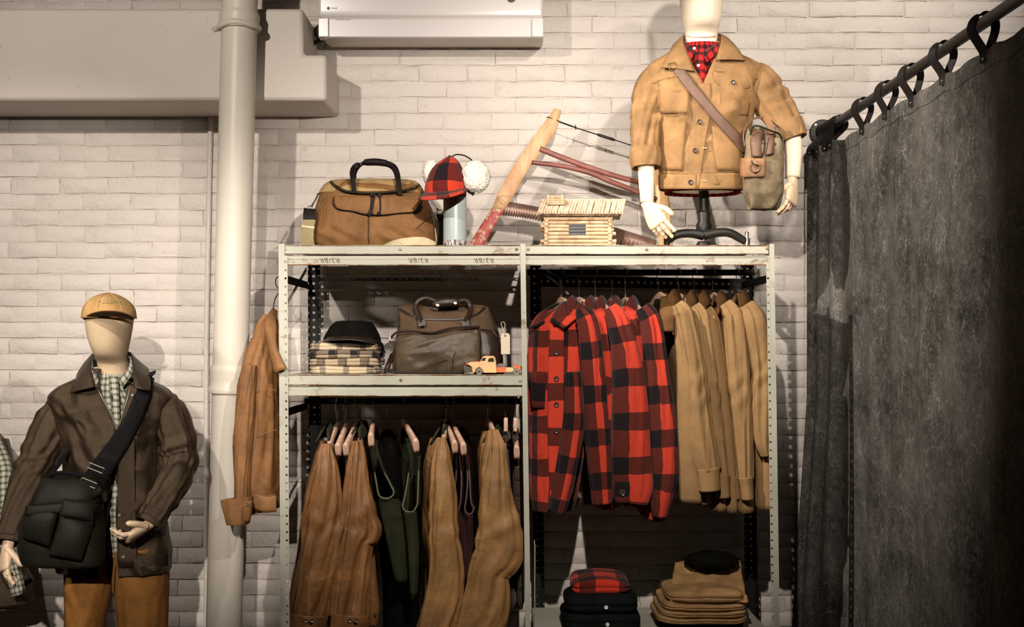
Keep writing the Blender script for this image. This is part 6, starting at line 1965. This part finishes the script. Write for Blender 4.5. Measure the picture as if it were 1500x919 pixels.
seam(lvv, [(583, 494), (590, 487), (610, 486), (632, 488), (645, 485), (660, 481), (680, 480), (700, 479)], M['bag_leather'], t, .030, .0045, 'pocket_zip')
seam(lvv, [(588, 453), (598, 460), (610, 465), (618, 468), (648, 469), (676, 468), (690, 464), (700, 459), (708, 451)], M['bag_leather'], t, .008, .0048, 'piping')
seam(lvv, [(713, 481), (718, 488), (725, 497)], M['steel'], t, .024, .0022, 'zipper')
seam(lvv, [(662, 546), (664, 525), (667, 515)], M['bag_leather'], t, .036, .0020, 'seam')
seam(lvv, [(618, 540), (635, 533), (655, 527)], M['bag_leather'], t, .038, .0016, 'seam')
hp = [P(617, 474, 4.60), P(613, 462, 4.62), P(609, 450, 4.64), P(613, 441, 4.65), P(625, 437, 4.65), P(638, 441, 4.64), P(655, 443, 4.635), P(672, 441, 4.64), P(683, 441, 4.65), P(689, 450, 4.65), P(688, 460, 4.63), P(681, 473, 4.60)]
MB().tube(hp, .0105, 12, smooth=70).build('handle', M['bag_leather'], t)
V, F, U = cloth_tube([P(634, 446, 4.625), P(640, 445, 4.62), P(655, 442.5, 4.615), P(668, 443, 4.62), P(673, 445, 4.625)], [.010, .015, .017, .015, .010], [.008, .012, .013, .012, .008], (0, .2, 1), 24, 30, bottom='close')
mesh_obj('handle_grip', V, F, M['bag_leather'], t, angle=180, weld=True)
for px, py in ((641, 447.5), (667, 444.5)): MB().lathe([(.0055, 0), (.005, .003), (0, .004)], P(px, py, 4.603), (0, -1, .2), 14).build('brass_stud', M['brass'], t)
V, F, U = cloth_tube([P(628, 452, 4.68), P(640, 456, 4.67), P(655, 457, 4.67), P(668, 455, 4.67)], [.012, .018, .018, .012], [.008] * 4, (0, .2, 1), 20, 24, bottom='close')
mesh_obj('handle_grip', V, F, M['bag_leather'], t, angle=180, weld=True)
for px in (617, 681): MB().ribbon([P(px, 470, 4.60), P(px + 1, 478, 4.592)], (1, 0, 0), .026, .006).build('handle_base', M['bag_leather'], t)
for px, py, s in ((588, 455, 1), (712, 453, -1)): MB().tube([P(px, py, 4.72), P(px - 2 * s, py + 12, 4.68), P(px - 2 * s, py + 24, 4.66)], .007, 8, smooth=12).build('corner_piece', M['bag_leather'], t)
MB().tube([P(575, 520, 4.70), P(569, 535, 4.66), P(566, 546, 4.66), P(574, 549, 4.66)], .010, 10, smooth=20).build('strap', M['bag_leather'], t)
MB().tube([P(573, 485, 4.70), P(571, 500, 4.69), P(573, 515, 4.69)], .003, 8, smooth=12).build('snap_hook', M['steel'], t)
# paper hang tag
tagq = [(735.5, 488.5), (745, 488.5), (747, 492), (747, 519), (734, 519), (734, 492)]
V, F = prism([(PX(x, 4.57), PZ(y, 4.57)) for x, y in tagq], 4.570, 4.572)
mesh_obj('hang_tag', V, F, M['tag_paper'], t, angle=30, label='cream paper hang tag')
MB().lathe([(.004, 0), (.004, .0008), (0, .0008)], P(740, 492, 4.5695), (0, -1, 0), 12).build('tag_eyelet', M['chrome_dull'], t)
MB().tube([P(740, 492, 4.568), P(737, 482, 4.575), P(734, 474, 4.60), P(738, 472, 4.61), P(740, 477, 4.60), P(738, 484, 4.58)], .0011, 6, smooth=24).build('tag_string', M['cream_web'], t)

# ---- toy truck
YT = 4.535
t = thing('toy_truck', 'faded orange and cream toy truck at the right end of the middle shelf', 'toy truck', (PX(722, YT), YT + .03, ZM))
wt = .058


def T_prism(name, pts, mat, y0=YT, y1=YT + wt, bev=.003, lab=None):
    V, F = prism([(PX(x, YT), PZ(y, YT)) for x, y in pts], y0, y1)
    return mesh_obj(name, V, F, mat, t, angle=40, bevel=bev, label=lab)


T_prism('cab', [(703, 531), (704.5, 527), (707, 523), (711, 521.8), (722, 521.8), (725, 523.5), (726.5, 530), (727.5, 546.5), (708, 546.5), (706, 541), (702, 538), (697, 541), (695.5, 546.5), (692, 546), (691, 538), (684, 533), (690, 530.5)], M['truck_cream'], bev=.0025)
T_prism('hood', [(680.5, 534.5), (684, 532), (694, 529.8), (703, 529.5), (703, 535), (690, 537)], M['truck_orange'], YT + .012, YT + wt - .012, .004, lab='faded orange hood')
T_prism('grille', [(678.5, 536), (682, 535.5), (691, 539), (692, 546.5), (684, 547.5), (680, 544)], M['chrome_dull'], YT + .003, YT + wt - .003, .003)
for zz in (538.5, 541, 543.5): MB().tube([P(679, zz, YT + .002), P(691, zz + 1.5, YT + .002)], .0008, 6).build('grille_bar', M['steel'], t)
MB().box(PX(680, YT), PX(694, YT), YT - .001, YT + wt, PZ(548.3, YT), PZ(546.3, YT), .001).build('bumper', M['chrome_dull'], t)
T_prism('side_window', [(714.5, 530.5), (715.5, 526), (718, 524.6), (723, 524.6), (724, 530.5)], M['black'], YT - .001, YT + .002, .0008)
T_prism('windscreen', [(704.6, 528.8), (706.5, 525), (709, 524.3), (712, 524.3), (710.5, 529)], M['black'], YT - .001, YT + .002, .0008)
T_prism('chassis', [(727, 538.5), (741, 538.2), (741, 541), (765, 539.5), (765, 542.5), (752, 545), (740, 546), (727, 546)], M['truck_orange'], YT + .012, YT + wt - .012, .0015)
T_prism('bed', [(741, 538.5), (752.5, 539), (752, 545.5), (741, 545.8)], M['truck_cream'], YT + .004, YT + wt - .004)
T_prism('tail_hook', [(752.5, 539), (752.5, 533), (754.5, 533), (755.5, 536), (763, 536.5), (765.5, 538), (763.5, 541.5), (757, 540.5)], M['truck_orange'], YT + .018, YT + wt - .018, .001)
for px, py in ((702, 547.3), (756.5, 546.7)):
    for yy, ax in ((YT - .003, (0, -1, 0)), (YT + wt + .003, (0, 1, 0))):
        c = np.array((PX(px, YT), yy, 0)); c[2] = ZM + .0128
        w = MB().lathe([(.0, -.008), (.012, -.008), (.0128, -.006), (.0128, .0), (.011, .002), (.008, .001), (.006, .003), (.003, .004), (0, .004)], c, ax, 22).build('wheel', M['truck_grey'], t)
        MB().lathe([(.0035, .0035), (.003, .0048), (0, .005)], c, ax, 12).build('hub_cap', M['black'], w)
    MB().tube([(PX(px, YT), YT, ZM + .0128), (PX(px, YT), YT + wt, ZM + .0128)], .002, 8).build('axle', M['iron'], t)
c = np.array((PX(733, YT), YT + wt + .012, ZM + .021))
MB().lathe([(.0, -.008), (.02, -.008), (.0215, -.004), (.02, .004), (.01, .006), (0, .006)], c, (-.4, -1, .2), 24).build('spare_wheel', M['truck_grey'], t)

# ------------------------------------------------------------------ folded stacks on the bottom shelf
M['navy'] = fabric('black_navy_cotton', (0.006, 0.0075, 0.008), 0.9, 0.08, 0.15)
M['stack_tan'] = fabric('tan_twill', (0.36, 0.205, 0.085), 0.8, 0.25, 0.2)
M['stack_plaid'] = plaid('folded_red_check', (0.55, 0.040, 0.018), (0.13, 0.015, 0.010), (0.014, 0.008, 0.008), 0.15, 0.42)
BG = 'folded clothes on the bottom shelf'
z = ZL
for k, (lab, xl, xr, h) in enumerate((('black navy folded shirt lowest under the red check shirt, white button', 824, 942, .070), ('black navy folded shirt just below the red check one, white button', 828, 937, .066))):
    o = folded('folded_shirt', lab, 'shirt', M['navy'], PX(xl, 4.60), PX(xr, 4.60), 4.60, 4.90, z, h, 540 + k, BG, sag=.006)
    button('button', M['pearl'], o, (PX(886 + 2 * (2 - k), 4.59), 4.594, z + h * .5), .0075)
    z += h - .003
o = folded('folded_shirt', 'red and black check folded shirt on top of the black navy shirts', 'shirt', M['stack_plaid'], PX(838, 4.64), PX(925, 4.64), 4.66, 4.92, z, .05, 549, BG, uvo=(.03, .03), sag=.012)
MB().ribbon([(PX(880, 4.66) - .09, 4.66, z + .03), (PX(880, 4.66), 4.652, z + .035)], (0, 0, 1), .001, .001)
z = ZL
for k, (lab, xl, xr, yf, h) in enumerate((('dark folded trousers lowest under the tan ones', 972, 1096, 4.62, .034), ('tan folded trousers at the bottom of the tan stack', 964, 1100, 4.60, .026), ('tan folded trousers second from the bottom of the tan stack', 968, 1100, 4.60, .026),
                                          ('tan folded trousers third from the bottom of the tan stack', 972, 1099, 4.605, .030), ('large tan trousers draped over the top of the tan stack', 980, 1096, 4.615, .034))):
    o = folded('folded_trousers', lab, 'trousers', M['stack_tan'] if k else M['navy'], PX(xl, 4.60), PX(xr, 4.60), yf, 4.95, z, h, 560 + k, BG, sag=-.006 if k < 4 else .012)
    z += h - .002
# raised, crumpled upper part of the top pair towards the wall
top_tan = o
A = [(990, 822, 4.93), (986, 845, 4.84), (982, 868, 4.74), (981, 888, 4.63)]
B = [(1084, 822, 4.93), (1087, 845, 4.84), (1091, 868, 4.74), (1096, 886, 4.63)]
a = cr(np.array([P(*q) for q in A]), 40); b = cr(np.array([P(*q) for q in B]), 40)
tt = np.linspace(0, 1, 40)[None, :, None]
G = (a[:, None] * (1 - tt) + b[:, None] * tt).reshape(-1, 3)
G[:, 2] += .012 * fbm(G * np.array((12, 9, 9)), 3, 601) + .012 * (1 - 2.2 * np.abs(fbm(G * np.array((9, 14, 5)), 2, 603)))
mesh_obj('draped_leg', G, grid_faces(40, 40), M['stack_tan'], top_tan, thick=.006, offset=-1, angle=180)
t = thing('knit_cap', 'black crumpled knit cap lying on the tan folded trousers', 'cap', P(1040, 830, 4.88))
fl = fluff('knit_body', t, P(1043, 822, 4.86), (.105, .07, .038), 611, M['wool_black'])

# ------------------------------------------------------------------ curtain rod and canvas curtain
CX = 1.322
M['canvas_black'] = None


def scuffed_canvas():
    m, nt, b = new_mat('scuffed_black_canvas')
    v = coords(nt, 'Object', (1, 1, 1))
    # crackle: thin pale creases from wobbling cell borders
    nz = node(nt, 'ShaderNodeTexNoise', Scale=9.0, Detail=6.0, Roughness=.7); nt.links.new(v, nz.inputs['Vector'])
    ad = node(nt, 'ShaderNodeVectorMath'); ad.operation = 'MULTIPLY_ADD'; ad.inputs[1].default_value = (.11, .11, .11)
    nt.links.new(nz.outputs['Color'], ad.inputs[0]); nt.links.new(v, ad.inputs[2])
    lines = None
    for sc, st, w in ((11.0, (1, 1, .4), .016), (23.0, (1, 1, .55), .022), (44.0, (1, 1, .9), .035), (70.0, (1, 1, .5), .05)):
        mp = nt.nodes.new('ShaderNodeMapping'); mp.inputs['Scale'].default_value = st
        nt.links.new(ad.outputs[0], mp.inputs[0])
        vo = node(nt, 'ShaderNodeTexVoronoi', Scale=sc); vo.feature = 'DISTANCE_TO_EDGE'
        nt.links.new(mp.outputs[0], vo.inputs['Vector'])
        r = ramp(nt, vo.outputs['Distance'], [(0.0, (1, 1, 1)), (w, (0, 0, 0))])
        pm = ramp(nt, noise(nt, v, sc * .55, 3, .7), [(0.44, (0, 0, 0)), (0.68, (.8, .8, .8))])
        k = mixc(nt, 1.0, r.outputs[0], pm.outputs[0], 'MULTIPLY')
        lines = k if lines is None else mixc(nt, 1.0, lines, k, 'LIGHTEN')
    cl = ramp(nt, noise(nt, v, 3.0, 6, .68), [(0.35, (.014, .013, .0115)), (.7, (.112, .104, .091))])
    sk = ramp(nt, noise(nt, coords(nt, 'Object', (1, 1, .12)), 30, 3, .6), [(.45, (0, 0, 0)), (.75, (.35, .35, .35))])
    c = mixc(nt, sk.outputs[0], cl.outputs[0], (.12, .112, .098))
    c = mixc(nt, lines, c, (.36, .34, .30))
    nt.links.new(c, b.inputs['Base Color'])
    b.inputs['Roughness'].default_value = .7
    b.inputs['Specular IOR Level'].default_value = .12
    bump(nt, b, noise(nt, v, 26, 5, .65), .3, .004)
    return m


M['canvas_black'] = scuffed_canvas()
t = thing('curtain_rod', 'black iron curtain rod running out of the brick wall on a round flange', 'curtain rod', (CX, WY, 2.522))
MB().tube([(CX, WY - .02, 2.522), (CX, 2.2, 2.522)], .0175, 20).build('rod', M['iron'], t)
MB().lathe([(0, 0), (.056, 0), (.056, .008), (.053, .011), (.034, .012), (.030, .016), (.028, .045), (.022, .048), (0, .048)], (CX, WY - .006, 2.522), (0, -1, 0), 36).build('flange', M['iron'], t)
for k in range(4):
    a = PI / 4 + k * PI / 2
    MB().lathe([(.005, .011), (.005, .013), (0, .014)], (CX + .044 * math.cos(a), WY - .006, 2.522 + .044 * math.sin(a)), (0, -1, 0), 10).build('screw', M['steel'], t)
MB().tube([(CX, 2.2, 2.522), (CX, 2.2, RZ1)], .012, 12).build('ceiling_hanger', M['iron'], t)

plan = cr(np.array([(1.240, 5.085), (1.272, 5.045), (1.268, 5.00), (1.288, 4.965), (1.300, 4.93), (1.296, 4.88), (1.320, 4.84), (1.326, 4.80), (1.318, 4.68), (1.325, 4.55), (1.315, 4.42), (1.326, 4.27), (1.316, 4.14), (1.327, 4.01), (1.316, 3.86), (1.328, 3.71), (1.316, 3.55), (1.328, 3.39), (1.318, 3.2), (1.330, 3.0), (1.318, 2.8), (1.330, 2.6), (1.320, 2.4), (1.326, 2.25)]), 260)
loopsY = [5.07, 5.02, 4.965, 4.90, 4.56, 4.27, 4.01, 3.71, 3.39, 3.0, 2.6, 2.28]
zc = np.linspace(0, 1, 120)
sag_top = np.array([min(abs(y - q) for q in loopsY) for y in plan[:, 1]])
ztopc = 2.448 - .09 * np.minimum(sag_top, .16) + .004 * np.sin(plan[:, 1] * 31)
Zg = ztopc[None, :] * (1 - zc[:, None]) + .02 * zc[:, None]
Xg = np.repeat(plan[None, :, 0], 120, 0).copy(); Yg = np.repeat(plan[None, :, 1], 120, 0).copy()
near = np.clip((Yg - 4.55) / .5, 0, 1)
drop = np.clip((1.40 - Zg) / 1.1, 0, 1.3)
Xg -= near * drop * .062
Xg += .010 * np.sin(Yg * 11 + Zg * .8) * np.clip((2.3 - Zg) / 1.5, 0, 1) + .006 * fbm(np.stack([Yg * 4, Zg * 1.2, 0 * Yg], -1), 2, 700)
Yg += .008 * np.clip((2.3 - Zg), 0, 1.5) * np.sin(Zg * 1.1 + 1) * (near > 0.7)
Yg = np.minimum(Yg, WY - .02)
o = mesh_obj('curtain', np.stack([Xg, Yg, Zg], -1).reshape(-1, 3), grid_faces(120, 260), M['canvas_black'], None, angle=180, thick=.004, offset=0)
tag(o, 'heavy scuffed black canvas curtain hanging from the black rod', 'curtain')
s = np.stack([Xg[2], Yg[2], Zg[2] - .012], -1) + np.array((-.003, 0, 0))
MB().tube(s[::3], .0014, 6).build('hem_seam', M['canvas_black'], o)
for k, y in enumerate(loopsY):
    j = int(np.argmin(np.abs(plan[:, 1] - y)))
    xb_ = float(Xg[2, j]); zb2 = float(Zg[0, j]) - .022
    skew = (.018 if k > 3 else .004)
    lp = thing('leather_loop', ['black leather loop against the wall flange', 'second black leather loop from the wall', 'third black leather loop from the wall', 'fourth black leather loop from the wall, last of the bunched ones', 'lone black leather loop nearest the bunched loops',
                                'black leather loop sixth from the wall', 'black leather loop seventh from the wall', 'black leather loop eighth from the wall', 'large black leather loop nearest the upper right corner', 'black leather loop tenth from the wall', 'black leather loop eleventh from the wall', 'black leather loop at the free end of the curtain'][k], 'loop', (xb_, y, zb2), 'leather loops of the curtain')
    pts = [(xb_ - .006, y, zb2 - .012), (xb_ - .007, y, zb2 + .02), (CX - .024, y + skew, 2.500), (CX - .024, y + skew, 2.527), (CX - .010, y + skew * .6, 2.5455), (CX + .008, y, 2.546), (CX + .026, y - skew * .5, 2.528), (CX + .028, y - skew * .8, 2.498), (xb_ + .007, y, zb2 + .02), (xb_ + .006, y, zb2 - .012)]
    MB().ribbon(pts, (.45, -.9, 0), .030, .0032, smooth=44).build('strap', M['curtain_leather'], lp, angle=50)
    MB().lathe([(.0042, 0), (.0035, .002), (0, .003)], (xb_ - .0078, y, zb2), (-1, 0, 0), 10).build('rivet', M['steel'], lp)
